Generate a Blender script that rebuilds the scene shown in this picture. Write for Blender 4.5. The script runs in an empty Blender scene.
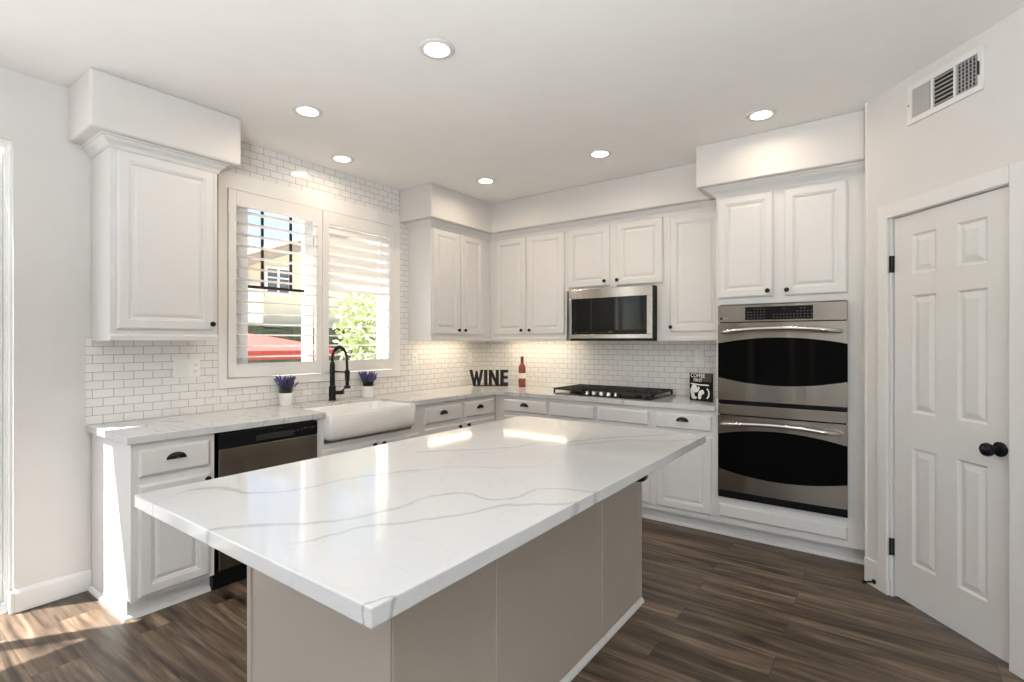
import bpy, bmesh, math, random
from mathutils import Vector, Matrix

S = bpy.context.scene
COL = S.collection
PI = math.pi
random.seed(7)

# ------------------------------------------------------------------ camera, sky, sun, exposure
cd = bpy.data.cameras.new('camera')
cam = bpy.data.objects.new('camera', cd); COL.objects.link(cam)
cd.sensor_width = 36.0
cd.lens = 36.0 * 511.77 / 1024.0
cd.clip_start = 0.05
cam.location = (3.5725, -4.3885, 1.3789)
cam.rotation_euler = (PI / 2, 0, 0.6324)
S.camera = cam

vs = S.view_settings
S.display_settings.display_device = 'sRGB'
vs.view_transform = 'Standard'
vs.look = 'None'
vs.exposure = -0.11
vs.gamma = 1.0
vs.use_curve_mapping = False
S.cycles.use_denoising = True
S.cycles.max_bounces = 10
S.cycles.diffuse_bounces = 6
S.cycles.glossy_bounces = 5
S.cycles.transparent_max_bounces = 16
S.cycles.sample_clamp_indirect = 6.0
S.cycles.caustics_reflective = False
S.cycles.caustics_refractive = False

SUN_DIR = Vector((0.667, 1.0, -2.08)).normalized()
world = bpy.data.worlds.new('world'); S.world = world
world.use_nodes = True
wn = world.node_tree
wn.nodes.clear()
w_out = wn.nodes.new('ShaderNodeOutputWorld')
w_bg = wn.nodes.new('ShaderNodeBackground')
w_sky = wn.nodes.new('ShaderNodeTexSky')
w_sky.sky_type = 'NISHITA'
w_sky.sun_disc = False
w_sky.sun_elevation = math.radians(60)
w_sky.sun_rotation = math.atan2(-SUN_DIR.x, -SUN_DIR.y)
w_sky.air_density = 1.0
w_sky.dust_density = 0.6
w_bg.inputs['Strength'].default_value = 0.36
wn.links.new(w_sky.outputs[0], w_bg.inputs['Color'])
wn.links.new(w_bg.outputs[0], w_out.inputs['Surface'])

sl = bpy.data.lights.new('sun', 'SUN'); sl.energy = 29.0; sl.angle = 0.009; sl.color = (1.0, 0.97, 0.91)
sun = bpy.data.objects.new('sun', sl); COL.objects.link(sun)
sun.rotation_euler = SUN_DIR.to_track_quat('-Z', 'Y').to_euler()
sun.location = (-8, -12, 12)

def area(name, loc, target, sx, sy, power, color):
    l = bpy.data.lights.new(name, 'AREA'); l.shape = 'RECTANGLE'; l.size = sx; l.size_y = sy
    l.energy = power; l.color = color
    o = bpy.data.objects.new(name, l); COL.objects.link(o)
    o.location = loc
    o.rotation_euler = (Vector(target) - Vector(loc)).to_track_quat('-Z', 'Z').to_euler()
    return o

# daylight at the openings behind and beside the camera, then an added ceiling fill
area('daylight_sliding_door', (-0.75, -5.35, 1.35), (3.0, -5.0, 1.5), 1.8, 2.0, 12, (0.90, 0.96, 1.0))
area('daylight_south_window', (5.75, -8.75, 1.45), (3.4, -4, 1.6), 1.8, 2.0, 30, (0.86, 0.94, 1.0))
area('ceiling_fill_south', (5.2, -8.30, 0.55), (4.6, -6.0, 2.74), 2.6, 0.6, 90, (0.86, 0.94, 1.0))  # added uplight inside the south wall, brightens the ceiling
# unseen lamp added behind the camera, aimed up to brighten ceiling and room
area('ceiling_fill_camera', (3.7, -5.3, 1.55), (3.7, -5.299, 3.0), 0.5, 0.5, 232, (0.90, 0.955, 1.0))

# ------------------------------------------------------------------ materials
def new_mat(name):
    m = bpy.data.materials.new(name); m.use_nodes = True
    nt = m.node_tree
    return m, nt, nt.nodes['Principled BSDF']

def N(nt, typ, **kw):
    n = nt.nodes.new(typ)
    for k, v in kw.items(): setattr(n, k, v)
    return n

def simple(name, col, rough=0.5, metal=0.0, var=0.03, scale=6.0, bump=0.0, bscale=150.0, spec=None, coat=0.0):
    m, nt, b = new_mat(name)
    tc = N(nt, 'ShaderNodeTexCoord')
    no = N(nt, 'ShaderNodeTexNoise'); no.inputs['Scale'].default_value = scale; no.inputs['Detail'].default_value = 3
    nt.links.new(tc.outputs['Object'], no.inputs['Vector'])
    mx = N(nt, 'ShaderNodeMix', data_type='RGBA')
    mx.inputs['A'].default_value = tuple(max(0, c * (1 - var)) for c in col) + (1,)
    mx.inputs['B'].default_value = tuple(min(1, c * (1 + var)) for c in col) + (1,)
    nt.links.new(no.outputs['Fac'], mx.inputs['Factor'])
    nt.links.new(mx.outputs['Result'], b.inputs['Base Color'])
    b.inputs['Roughness'].default_value = rough
    b.inputs['Metallic'].default_value = metal
    if spec is not None: b.inputs['Specular IOR Level'].default_value = spec
    if coat: b.inputs['Coat Weight'].default_value = coat
    if bump:
        n2 = N(nt, 'ShaderNodeTexNoise'); n2.inputs['Scale'].default_value = bscale; n2.inputs['Detail'].default_value = 2
        nt.links.new(tc.outputs['Object'], n2.inputs['Vector'])
        bp = N(nt, 'ShaderNodeBump'); bp.inputs['Strength'].default_value = bump; bp.inputs['Distance'].default_value = 0.002
        nt.links.new(n2.outputs['Fac'], bp.inputs['Height'])
        nt.links.new(bp.outputs['Normal'], b.inputs['Normal'])
    return m

def emit(name, col, strength):
    m, nt, b = new_mat(name)
    b.inputs['Base Color'].default_value = col + (1,)
    b.inputs['Emission Color'].default_value = col + (1,)
    b.inputs['Emission Strength'].default_value = strength
    return m

M = {}
M['wall'] = simple('wall_paint', (0.67, 0.65, 0.627), 0.75, bump=0.25, bscale=90)
M['ceiling'] = simple('ceiling_paint', (0.90, 0.89, 0.87), 0.8, bump=0.3, bscale=60)
M['trim'] = simple('trim_paint', (0.72, 0.71, 0.695), 0.35)
M['cab'] = simple('cabinet_paint', (0.71, 0.70, 0.685), 0.32)
M['isl'] = simple('island_paint', (0.43, 0.38, 0.325), 0.4)
M['door'] = simple('door_paint', (0.68, 0.67, 0.655), 0.38)
M['shutter'] = simple('shutter_paint', (0.84, 0.82, 0.79), 0.4)
M['vinyl'] = simple('vinyl_frame', (0.85, 0.85, 0.83), 0.35)
M['black'] = simple('matte_black_metal', (0.007, 0.007, 0.007), 0.45, spec=0.25)
M['blackgloss'] = simple('gloss_black', (0.008, 0.008, 0.009), 0.18, spec=0.15)
M['iron'] = simple('cast_iron', (0.016, 0.016, 0.017), 0.55, bump=0.2)
M['bronze'] = simple('dark_bronze', (0.03, 0.022, 0.018), 0.3, metal=0.6)
M['porcelain'] = simple('porcelain', (0.86, 0.85, 0.83), 0.12, coat=0.4)
M['plastic'] = simple('white_plastic', (0.86, 0.85, 0.82), 0.3)
M['pot'] = simple('white_ceramic_pot', (0.85, 0.84, 0.82), 0.4)
M['ovenglass'] = simple('oven_glass', (0.003, 0.003, 0.003), 0.05, spec=0.04)
M['mwglass'] = simple('microwave_glass', (0.006, 0.006, 0.006), 0.05, spec=0.3)
M['legend'] = simple('grey_legend', (0.06, 0.06, 0.06), 0.5)
M['chrome'] = simple('polished_steel', (0.75, 0.73, 0.70), 0.18, metal=1.0)
M['darkvent'] = simple('dark_vent', (0.02, 0.02, 0.02), 0.7)
M['shade_grey'] = simple('grey_louver_metal', (0.45, 0.43, 0.41), 0.5)
M['white_ink'] = simple('white_ink', (0.82, 0.81, 0.78), 0.5)
M['brown_ink'] = simple('dark_brown_ink', (0.05, 0.03, 0.022), 0.5)
M['soil'] = simple('soil', (0.05, 0.04, 0.03), 0.9)
M['stem'] = simple('lavender_leaf', (0.045, 0.06, 0.03), 0.6, var=0.3, scale=40)
M['flower'] = simple('lavender_flower', (0.07, 0.06, 0.19), 0.7, var=0.35, scale=60)
M['cap'] = simple('wine_cap', (0.10, 0.012, 0.015), 0.3)
M['wine'] = simple('rose_wine', (0.20, 0.012, 0.008), 0.06, spec=0.6, coat=0.5)
M['label'] = simple('paper_label', (0.80, 0.72, 0.62), 0.6)
M['stucco'] = simple('stucco', (0.80, 0.71, 0.54), 0.9, bump=0.5, bscale=30)
M['stucco_white'] = simple('white_stucco', (0.88, 0.82, 0.66), 0.9, bump=0.5, bscale=30)
M['roof'] = simple('roof_tile', (0.42, 0.33, 0.24), 0.9, var=0.25, scale=8)
M['fascia'] = simple('fascia_board', (0.40, 0.35, 0.29), 0.8)
M['darkglass'] = simple('dark_window_glass', (0.10, 0.11, 0.11), 0.15)
M['umbrella'] = simple('red_canvas', (0.50, 0.055, 0.042), 0.8, var=0.06)
M['umbrella_dark'] = simple('red_canvas_valance', (0.42, 0.07, 0.045), 0.8)
M['bark'] = simple('bark', (0.16, 0.11, 0.07), 0.9, var=0.3)
M['leaf'] = simple('tree_leaf', (0.42, 0.50, 0.22), 0.6, var=0.3, scale=2.0)
M['hedge'] = simple('hedge_leaf', (0.07, 0.085, 0.045), 0.8, var=0.4, scale=5, bump=1.0, bscale=25)
M['yard'] = simple('yard_concrete', (0.62, 0.58, 0.52), 0.9)
M['paver'] = simple('patio_paver', (0.26, 0.25, 0.24), 0.9)
M['lens'] = emit('downlight_lens', (1.0, 0.93, 0.84), 9.0)
M['ledbar'] = emit('led_bar', (1.0, 0.84, 0.62), 6.0)

def steel(name='brushed_steel', col=(0.245, 0.223, 0.198, 1)):
    m, nt, b = new_mat(name)
    tg = N(nt, 'ShaderNodeTangent', direction_type='RADIAL', axis='Z')
    tc = N(nt, 'ShaderNodeTexCoord')
    no = N(nt, 'ShaderNodeTexNoise'); no.inputs['Scale'].default_value = 2.0
    nt.links.new(tc.outputs['Object'], no.inputs['Vector'])
    mr = N(nt, 'ShaderNodeMapRange'); mr.inputs['To Min'].default_value = 0.20; mr.inputs['To Max'].default_value = 0.24
    nt.links.new(no.outputs['Fac'], mr.inputs['Value']); nt.links.new(mr.outputs[0], b.inputs['Roughness'])
    b.inputs['Anisotropic'].default_value = 1.0
    b.inputs['Anisotropic Rotation'].default_value = 0.25
    nt.links.new(tg.outputs[0], b.inputs['Tangent'])
    b.inputs['Base Color'].default_value = col
    b.inputs['Metallic'].default_value = 1.0
    return m
M['steel'] = steel()
M['steel_light'] = steel('satin_steel', (0.50, 0.475, 0.44, 1))

def glass(name, tint=(1, 1, 1), refl=0.06):
    m = bpy.data.materials.new(name); m.use_nodes = True
    nt = m.node_tree; nt.nodes.clear()
    out = N(nt, 'ShaderNodeOutputMaterial'); tr = N(nt, 'ShaderNodeBsdfTransparent'); gl = N(nt, 'ShaderNodeBsdfGlossy')
    tr.inputs['Color'].default_value = tint + (1,); gl.inputs['Roughness'].default_value = 0.02
    lw = N(nt, 'ShaderNodeLayerWeight'); lw.inputs['Blend'].default_value = 0.5
    pw = N(nt, 'ShaderNodeMath', operation='POWER'); pw.inputs[1].default_value = 5.0
    nt.links.new(lw.outputs['Facing'], pw.inputs[0])
    fr = N(nt, 'ShaderNodeMath', operation='MULTIPLY_ADD'); fr.inputs[1].default_value = 0.9; fr.inputs[2].default_value = 0.035
    nt.links.new(pw.outputs[0], fr.inputs[0])
    mx = N(nt, 'ShaderNodeMixShader')
    nt.links.new(fr.outputs[0], mx.inputs[0]); nt.links.new(tr.outputs[0], mx.inputs[1]); nt.links.new(gl.outputs[0], mx.inputs[2])
    nt.links.new(mx.outputs[0], out.inputs['Surface'])
    return m
M['glass'] = glass('window_glass')

def tile(axis):
    """white subway tile, running bond; axis is the horizontal world axis of the wall"""
    m, nt, b = new_mat('subway_tile_' + axis)
    tc = N(nt, 'ShaderNodeTexCoord')
    sp = N(nt, 'ShaderNodeSeparateXYZ'); cb = N(nt, 'ShaderNodeCombineXYZ')
    nt.links.new(tc.outputs['Object'], sp.inputs[0])
    a1 = N(nt, 'ShaderNodeMath', operation='ADD'); a1.inputs[1].default_value = 20.0 + 3.503 - 0.0485
    a2 = N(nt, 'ShaderNodeMath', operation='ADD'); a2.inputs[1].default_value = 10 * 0.0482 - 0.915
    nt.links.new(sp.outputs[axis.upper()], a1.inputs[0]); nt.links.new(sp.outputs['Z'], a2.inputs[0])
    nt.links.new(a1.outputs[0], cb.inputs['X']); nt.links.new(a2.outputs[0], cb.inputs['Y'])
    br = N(nt, 'ShaderNodeTexBrick')
    br.offset = 0.5; br.offset_frequency = 2; br.squash = 1.0
    br.inputs['Scale'].default_value = 1.0
    br.inputs['Brick Width'].default_value = 0.097; br.inputs['Row Height'].default_value = 0.0482
    br.inputs['Mortar Size'].default_value = 0.0016; br.inputs['Mortar Smooth'].default_value = 0.15
    br.inputs['Color1'].default_value = (0.84, 0.825, 0.80, 1); br.inputs['Color2'].default_value = (0.80, 0.785, 0.76, 1)
    br.inputs['Mortar'].default_value = (0.36, 0.34, 0.31, 1)
    nt.links.new(cb.outputs[0], br.inputs['Vector'])
    nt.links.new(br.outputs['Color'], b.inputs['Base Color'])
    mr = N(nt, 'ShaderNodeMapRange'); mr.inputs['To Min'].default_value = 0.14; mr.inputs['To Max'].default_value = 0.8
    nt.links.new(br.outputs['Fac'], mr.inputs['Value']); nt.links.new(mr.outputs[0], b.inputs['Roughness'])
    bp = N(nt, 'ShaderNodeBump', invert=True); bp.inputs['Strength'].default_value = 0.5; bp.inputs['Distance'].default_value = 0.002
    nt.links.new(br.outputs['Fac'], bp.inputs['Height']); nt.links.new(bp.outputs['Normal'], b.inputs['Normal'])
    return m
M['tile_y'] = tile('y'); M['tile_x'] = tile('x')

def wood():
    m, nt, b = new_mat('plank_floor')
    L = nt.links
    tc = N(nt, 'ShaderNodeTexCoord')
    off = N(nt, 'ShaderNodeMapping'); off.inputs['Location'].default_value = (20.0, 20.06, 0)
    L.new(tc.outputs['Object'], off.inputs['Vector'])
    br = N(nt, 'ShaderNodeTexBrick'); br.offset = 0.37; br.offset_frequency = 2
    br.inputs['Scale'].default_value = 1; br.inputs['Brick Width'].default_value = 1.22; br.inputs['Row Height'].default_value = 0.178
    br.inputs['Mortar Size'].default_value = 0.0012; br.inputs['Mortar Smooth'].default_value = 0.3
    br.inputs['Color1'].default_value = (0, 0, 0, 1); br.inputs['Color2'].default_value = (1, 1, 1, 1); br.inputs['Mortar'].default_value = (0.5, 0.5, 0.5, 1)
    L.new(off.outputs[0], br.inputs['Vector'])
    # each plank shifts its own grain
    sh = N(nt, 'ShaderNodeVectorMath', operation='MULTIPLY_ADD')
    sh.inputs[1].default_value = (7.0, 13.0, 5.0)
    L.new(br.outputs['Color'], sh.inputs[0]); L.new(off.outputs[0], sh.inputs[2])
    m1 = N(nt, 'ShaderNodeMapping'); m1.inputs['Scale'].default_value = (0.9, 11.0, 1)
    L.new(sh.outputs[0], m1.inputs['Vector'])
    n1 = N(nt, 'ShaderNodeTexNoise'); n1.inputs['Scale'].default_value = 1.6; n1.inputs['Detail'].default_value = 5; n1.inputs['Roughness'].default_value = 0.6; n1.inputs['Distortion'].default_value = 0.7
    L.new(m1.outputs[0], n1.inputs['Vector'])
    m2 = N(nt, 'ShaderNodeMapping'); m2.inputs['Scale'].default_value = (2.2, 38.0, 1)
    L.new(sh.outputs[0], m2.inputs['Vector'])
    n2 = N(nt, 'ShaderNodeTexNoise'); n2.inputs['Scale'].default_value = 1.5; n2.inputs['Detail'].default_value = 3
    L.new(m2.outputs[0], n2.inputs['Vector'])
    cr = N(nt, 'ShaderNodeValToRGB')
    e = cr.color_ramp.elements
    e[0].position = 0.33; e[0].color = (0.030, 0.020, 0.014, 1)
    e[1].position = 0.68; e[1].color = (0.25, 0.185, 0.135, 1)
    x = e.new(0.45); x.color = (0.095, 0.067, 0.046, 1)
    x = e.new(0.56); x.color = (0.155, 0.108, 0.074, 1)
    L.new(n1.outputs['Fac'], cr.inputs['Fac'])
    # fine grain
    mg = N(nt, 'ShaderNodeMix', data_type='RGBA', blend_type='MULTIPLY'); mg.inputs['Factor'].default_value = 0.85
    cr2 = N(nt, 'ShaderNodeValToRGB'); cr2.color_ramp.elements[0].position = 0.3; cr2.color_ramp.elements[0].color = (0.45, 0.43, 0.41, 1); cr2.color_ramp.elements[1].position = 0.6
    L.new(n2.outputs['Fac'], cr2.inputs['Fac']); L.new(cr.outputs['Color'], mg.inputs['A']); L.new(cr2.outputs['Color'], mg.inputs['B'])
    # plank to plank tone
    pt = N(nt, 'ShaderNodeMix', data_type='RGBA', blend_type='MULTIPLY'); pt.inputs['Factor'].default_value = 1.0
    cr3 = N(nt, 'ShaderNodeValToRGB'); cr3.color_ramp.elements[0].color = (0.78, 0.77, 0.76, 1); cr3.color_ramp.elements[1].color = (1.15, 1.13, 1.1, 1)
    L.new(br.outputs['Color'], cr3.inputs['Fac']); L.new(mg.outputs['Result'], pt.inputs['A']); L.new(cr3.outputs['Color'], pt.inputs['B'])
    # knots
    vo = N(nt, 'ShaderNodeTexVoronoi'); vo.inputs['Scale'].default_value = 1.0
    m3 = N(nt, 'ShaderNodeMapping'); m3.inputs['Scale'].default_value = (1.6, 4.2, 1)
    L.new(sh.outputs[0], m3.inputs['Vector']); L.new(m3.outputs[0], vo.inputs['Vector'])
    kr = N(nt, 'ShaderNodeMapRange'); kr.inputs['From Min'].default_value = 0.02; kr.inputs['From Max'].default_value = 0.17; kr.inputs['To Min'].default_value = 0.12; kr.inputs['To Max'].default_value = 1
    L.new(vo.outputs['Distance'], kr.inputs['Value'])
    kn = N(nt, 'ShaderNodeMix', data_type='RGBA', blend_type='MULTIPLY'); kn.inputs['Factor'].default_value = 1
    L.new(pt.outputs['Result'], kn.inputs['A']); L.new(kr.outputs[0], kn.inputs['B'])
    # seams
    sm = N(nt, 'ShaderNodeMix', data_type='RGBA'); sm.inputs['B'].default_value = (0.03, 0.022, 0.016, 1)
    L.new(br.outputs['Fac'], sm.inputs['Factor']); L.new(kn.outputs['Result'], sm.inputs['A'])
    L.new(sm.outputs['Result'], b.inputs['Base Color'])
    b.inputs['Roughness'].default_value = 0.42
    b.inputs['Specular IOR Level'].default_value = 0.35
    bp = N(nt, 'ShaderNodeBump'); bp.inputs['Strength'].default_value = 0.12; bp.inputs['Distance'].default_value = 0.002
    L.new(n2.outputs['Fac'], bp.inputs['Height']); L.new(bp.outputs['Normal'], b.inputs['Normal'])
    return m
M['wood'] = wood()

VEINS = {
 'A': ([(-0.745, -4.231), (-0.733, -4.196), (-0.705, -4.049), (-0.601, -4.049), (-0.482, -4.087), (-0.364, -4.038), (-0.285, -3.945), (-0.172, -3.867), (-0.042, -3.812)], 0.020, 0.42),
 'B': ([(-0.52, -4.46), (-0.475, -4.403), (-0.408, -4.369), (-0.321, -4.362), (-0.228, -4.355), (-0.133, -4.319), (-0.039, -4.231), (0.128, -4.101), (0.251, -4.159), (0.392, -4.048), (0.533, -4.07), (0.75, -3.98)], 0.017, 0.42),
 'C': ([(-0.194, -4.46), (-0.117, -4.41), (-0.014, -4.348), (0.163, -4.28), (0.323, -4.196), (0.471, -4.178), (0.62, -4.10)], 0.015, 0.42),
 'D': ([(-0.117, -3.514), (0.151, -3.454), (0.306, -3.413), (0.37, -3.347), (0.604, -3.278), (0.71, -3.205), (0.914, -3.153), (1.044, -3.126), (1.206, -3.014)], 0.022, 0.36),
 'E': ([(0.501, -3.391), (0.693, -3.302), (0.856, -3.254), (0.975, -3.278), (1.197, -3.179)], 0.022, 0.28),
 'F': ([(-0.158, -3.92), (-0.006, -3.812), (0.133, -3.753), (0.282, -3.783), (0.435, -3.69)], 0.012, 0.22),
 'G': ([(0.0, -4.757), (0.02, -4.747), (0.073, -4.727), (0.10, -4.715)], 0.007, 0.6),
}

def quartz(name, veins, extra):
    m, nt, b = new_mat(name)
    L = nt.links
    tc = N(nt, 'ShaderNodeTexCoord'); sp = N(nt, 'ShaderNodeSeparateXYZ')
    ge = N(nt, 'ShaderNodeNewGeometry'); POS = ge.outputs['Position']
    L.new(POS, sp.inputs[0])
    nz = N(nt, 'ShaderNodeTexNoise'); nz.inputs['Scale'].default_value = 9; nz.inputs['Detail'].default_value = 5
    L.new(POS, nz.inputs['Vector'])
    def math_(op, a, b_=None, c=None):
        n = N(nt, 'ShaderNodeMath', operation=op)
        for i, v in enumerate((a, b_, c)):
            if v is None: continue
            if isinstance(v, (int, float)): n.inputs[i].default_value = v
            else: L.new(v, n.inputs[i])
        return n.outputs[0]
    x, y = sp.outputs['X'], sp.outputs['Y']
    wob = math_('MULTIPLY', math_('SUBTRACT', nz.outputs['Fac'], 0.5), 0.085)
    u = math_('ADD', math_('MULTIPLY', x, 0.807), math_('MULTIPLY', y, 0.591))
    v = math_('ADD', math_('ADD', math_('MULTIPLY', x, -0.591), math_('MULTIPLY', y, 0.807)), wob)
    nw = N(nt, 'ShaderNodeTexNoise'); nw.inputs['Scale'].default_value = 3.5; nw.inputs['Detail'].default_value = 2
    L.new(POS, nw.inputs['Vector'])
    total = None
    for pts, w, st in veins:
        u0, u1 = pts[0][0], pts[-1][0]
        fc = N(nt, 'ShaderNodeFloatCurve')
        vmin = min(p[1] for p in pts) - 0.02; vmax = max(p[1] for p in pts) + 0.02
        c = fc.mapping.curves[0]
        P = [((p[0] - u0) / (u1 - u0), (p[1] - vmin) / (vmax - vmin)) for p in pts]
        c.points[0].location = P[0]; c.points[1].location = P[-1]
        for p in P[1:-1]: c.points.new(*p)
        fc.mapping.update()
        t = math_('DIVIDE', math_('SUBTRACT', u, u0), u1 - u0)
        L.new(t, fc.inputs['Value'])
        vv = math_('ADD', math_('MULTIPLY', fc.outputs[0], vmax - vmin), vmin)
        d = math_('ABSOLUTE', math_('SUBTRACT', v, vv))
        ww = math_('MULTIPLY', nw.outputs['Fac'], 2.0 * w)
        mr = N(nt, 'ShaderNodeMapRange', interpolation_type='SMOOTHSTEP')
        L.new(d, mr.inputs['Value']); mr.inputs['From Min'].default_value = 0.0; L.new(ww, mr.inputs['From Max'])
        mr.inputs['To Min'].default_value = st; mr.inputs['To Max'].default_value = 0.0
        e0 = N(nt, 'ShaderNodeMapRange', interpolation_type='SMOOTHSTEP'); L.new(t, e0.inputs['Value']); e0.inputs['From Min'].default_value = -0.06; e0.inputs['From Max'].default_value = 0.04
        e1 = N(nt, 'ShaderNodeMapRange', interpolation_type='SMOOTHSTEP'); L.new(t, e1.inputs['Value']); e1.inputs['From Min'].default_value = 1.06; e1.inputs['From Max'].default_value = 0.96
        r = math_('MULTIPLY', math_('MULTIPLY', mr.outputs[0], e0.outputs[0]), e1.outputs[0])
        total = r if total is None else math_('MAXIMUM', total, r)
    # faint random veining everywhere, stronger where asked
    mp = N(nt, 'ShaderNodeMapping'); mp.inputs['Rotation'].default_value = (0, 0, 0.5); mp.inputs['Scale'].default_value = (1.0, 2.2, 1.0)
    L.new(POS, mp.inputs['Vector'])
    n3 = N(nt, 'ShaderNodeTexNoise'); n3.inputs['Scale'].default_value = 1.7; n3.inputs['Detail'].default_value = 6; n3.inputs['Distortion'].default_value = 1.2
    L.new(mp.outputs[0], n3.inputs['Vector'])
    d3 = math_('ABSOLUTE', math_('SUBTRACT', n3.outputs['Fac'], 0.5))
    r3 = N(nt, 'ShaderNodeMapRange', interpolation_type='SMOOTHSTEP'); L.new(d3, r3.inputs['Value'])
    r3.inputs['From Min'].default_value = 0; r3.inputs['From Max'].default_value = 0.012; r3.inputs['To Min'].default_value = extra; r3.inputs['To Max'].default_value = 0
    total = r3.outputs[0] if total is None else math_('MAXIMUM', total, r3.outputs[0])
    mx = N(nt, 'ShaderNodeMix', data_type='RGBA')
    mx.inputs['A'].default_value = (0.615, 0.62, 0.62, 1); mx.inputs['B'].default_value = (0.24, 0.23, 0.22, 1)
    L.new(total, mx.inputs['Factor']); L.new(mx.outputs['Result'], b.inputs['Base Color'])
    b.inputs['Roughness'].default_value = 0.08
    return m
M['quartz_island'] = quartz('island_quartz', list(VEINS.values()), 0.07)
M['quartz'] = quartz('counter_quartz', [], 0.5)

# ------------------------------------------------------------------ mesh helpers
# wall frames: local x runs to the right along the wall, local y into the wall, z up
WD = Vector((0.647, -0.762, 0)).normalized()
FR = {
    'W': (Vector((0, 0, 0)), 0.0),
    'B': (Vector((0, 0, 0)), 0.0),
    'L': (Vector((0, 0, 0)), PI / 2),
    'D': (Vector((3.47, -0.807, 0)), math.atan2(WD.y, WD.x)),
}

class MB:
    def __init__(s): s.bm = bmesh.new()
    def face(s, pts):
        return s.bm.faces.new([s.bm.verts.new(p) for p in pts])
    def box(s, x0, x1, y0, y1, z0, z1):
        if x0 > x1: x0, x1 = x1, x0
        if y0 > y1: y0, y1 = y1, y0
        if z0 > z1: z0, z1 = z1, z0
        v = [s.bm.verts.new(p) for p in ((x0, y0, z0), (x1, y0, z0), (x1, y1, z0), (x0, y1, z0), (x0, y0, z1), (x1, y0, z1), (x1, y1, z1), (x0, y1, z1))]
        for f in ((0, 3, 2, 1), (4, 5, 6, 7), (0, 1, 5, 4), (1, 2, 6, 5), (2, 3, 7, 6), (3, 0, 4, 7)): s.bm.faces.new([v[i] for i in f])
        return s
    def prism(s, poly, z0, z1):
        a = [s.bm.verts.new((p[0], p[1], z0)) for p in poly]; b = [s.bm.verts.new((p[0], p[1], z1)) for p in poly]
        n = len(poly)
        s.bm.faces.new(a[::-1]); s.bm.faces.new(b)
        for i in range(n): s.bm.faces.new((a[i], a[(i + 1) % n], b[(i + 1) % n], b[i]))
        return s
    def extr(s, poly, axis, a0, a1):
        """polygon in the plane normal to axis ('x': poly=(y,z), 'y': poly=(x,z))"""
        def P(p, a): return (a, p[0], p[1]) if axis == 'x' else (p[0], a, p[1])
        a = [s.bm.verts.new(P(p, a0)) for p in poly]; b = [s.bm.verts.new(P(p, a1)) for p in poly]
        n = len(poly)
        s.bm.faces.new(a[::-1]); s.bm.faces.new(b)
        for i in range(n): s.bm.faces.new((a[i], a[(i + 1) % n], b[(i + 1) % n], b[i]))
        return s
    def lathe(s, prof, c=(0, 0, 0), seg=24, axis='z'):
        """prof = (radius, height) from one end to the other"""
        def P(r, h, a):
            if axis == 'z': q = (r * math.cos(a), r * math.sin(a), h)
            elif axis == 'y': q = (r * math.cos(a), h, r * math.sin(a))
            else: q = (h, r * math.cos(a), r * math.sin(a))
            return (q[0] + c[0], q[1] + c[1], q[2] + c[2])
        rings = [[s.bm.verts.new(P(r, h, 2 * PI * k / seg)) for k in range(seg)] for r, h in prof]
        for A, B in zip(rings, rings[1:]):
            for k in range(seg): s.bm.faces.new((A[k], A[(k + 1) % seg], B[(k + 1) % seg], B[k]))
        s.bm.faces.new(rings[0][::-1]); s.bm.faces.new(rings[-1])
        return s
    def tube(s, path, r, seg=10):
        path = [Vector(p) for p in path]; rings = []
        rr = r if isinstance(r, (list, tuple)) else [r] * len(path)
        up = None
        for i, p in enumerate(path):
            t = (path[min(i + 1, len(path) - 1)] - path[max(i - 1, 0)]).normalized()
            if up is None:
                up = t.orthogonal().normalized()
            up = (up - t * up.dot(t)).normalized()
            sd = t.cross(up)
            rings.append([s.bm.verts.new(p + (up * math.cos(2 * PI * k / seg) + sd * math.sin(2 * PI * k / seg)) * rr[i]) for k in range(seg)])
        for A, B in zip(rings, rings[1:]):
            for k in range(seg): s.bm.faces.new((A[k], A[(k + 1) % seg], B[(k + 1) % seg], B[k]))
        s.bm.faces.new(rings[0][::-1]); s.bm.faces.new(rings[-1])
        return s
    def rings(s, x0, x1, z0, z1, y, prof):
        """nested rectangles on a front at y (facing -y): prof = (inset, depth outwards); closed at the back"""
        R = []
        for i, d in prof:
            R.append([s.bm.verts.new(p) for p in ((x0 + i, y - d, z0 + i), (x1 - i, y - d, z0 + i), (x1 - i, y - d, z1 - i), (x0 + i, y - d, z1 - i))])
        for A, B in zip(R, R[1:]):
            for k in range(4): s.bm.faces.new((A[k], A[(k + 1) % 4], B[(k + 1) % 4], B[k]))
        s.bm.faces.new(R[-1]); s.bm.faces.new(R[0][::-1])
        return s
    def sweep(s, path, prof, closed=False):
        """sweep a profile (out, z) along a plan path (x, y); 'out' is to the right of the travel direction; mitred"""
        n = len(path); P = [Vector((p[0], p[1])) for p in path]; R = []
        for i in range(n):
            def nrm(a, b):
                d = (P[b] - P[a]).normalized(); return Vector((d.y, -d.x))
            if closed: n1, n2 = nrm((i - 1) % n, i), nrm(i, (i + 1) % n)
            else: n1 = nrm(max(i - 1, 0), max(i, 1)); n2 = nrm(min(i, n - 2), min(i + 1, n - 1))
            mt = (n1 + n2); mt = mt / max(mt.dot(n1), 1e-6)
            R.append([s.bm.verts.new((P[i].x + mt.x * o, P[i].y + mt.y * o, z)) for o, z in prof])
        k = len(prof)
        for a in range(n if closed else n - 1):
            A, B = R[a], R[(a + 1) % n]
            for j in range(k): s.bm.faces.new((A[j], B[j], B[(j + 1) % k], A[(j + 1) % k]))
        if not closed: s.bm.faces.new(R[0]); s.bm.faces.new(R[-1][::-1])
        return s
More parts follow.
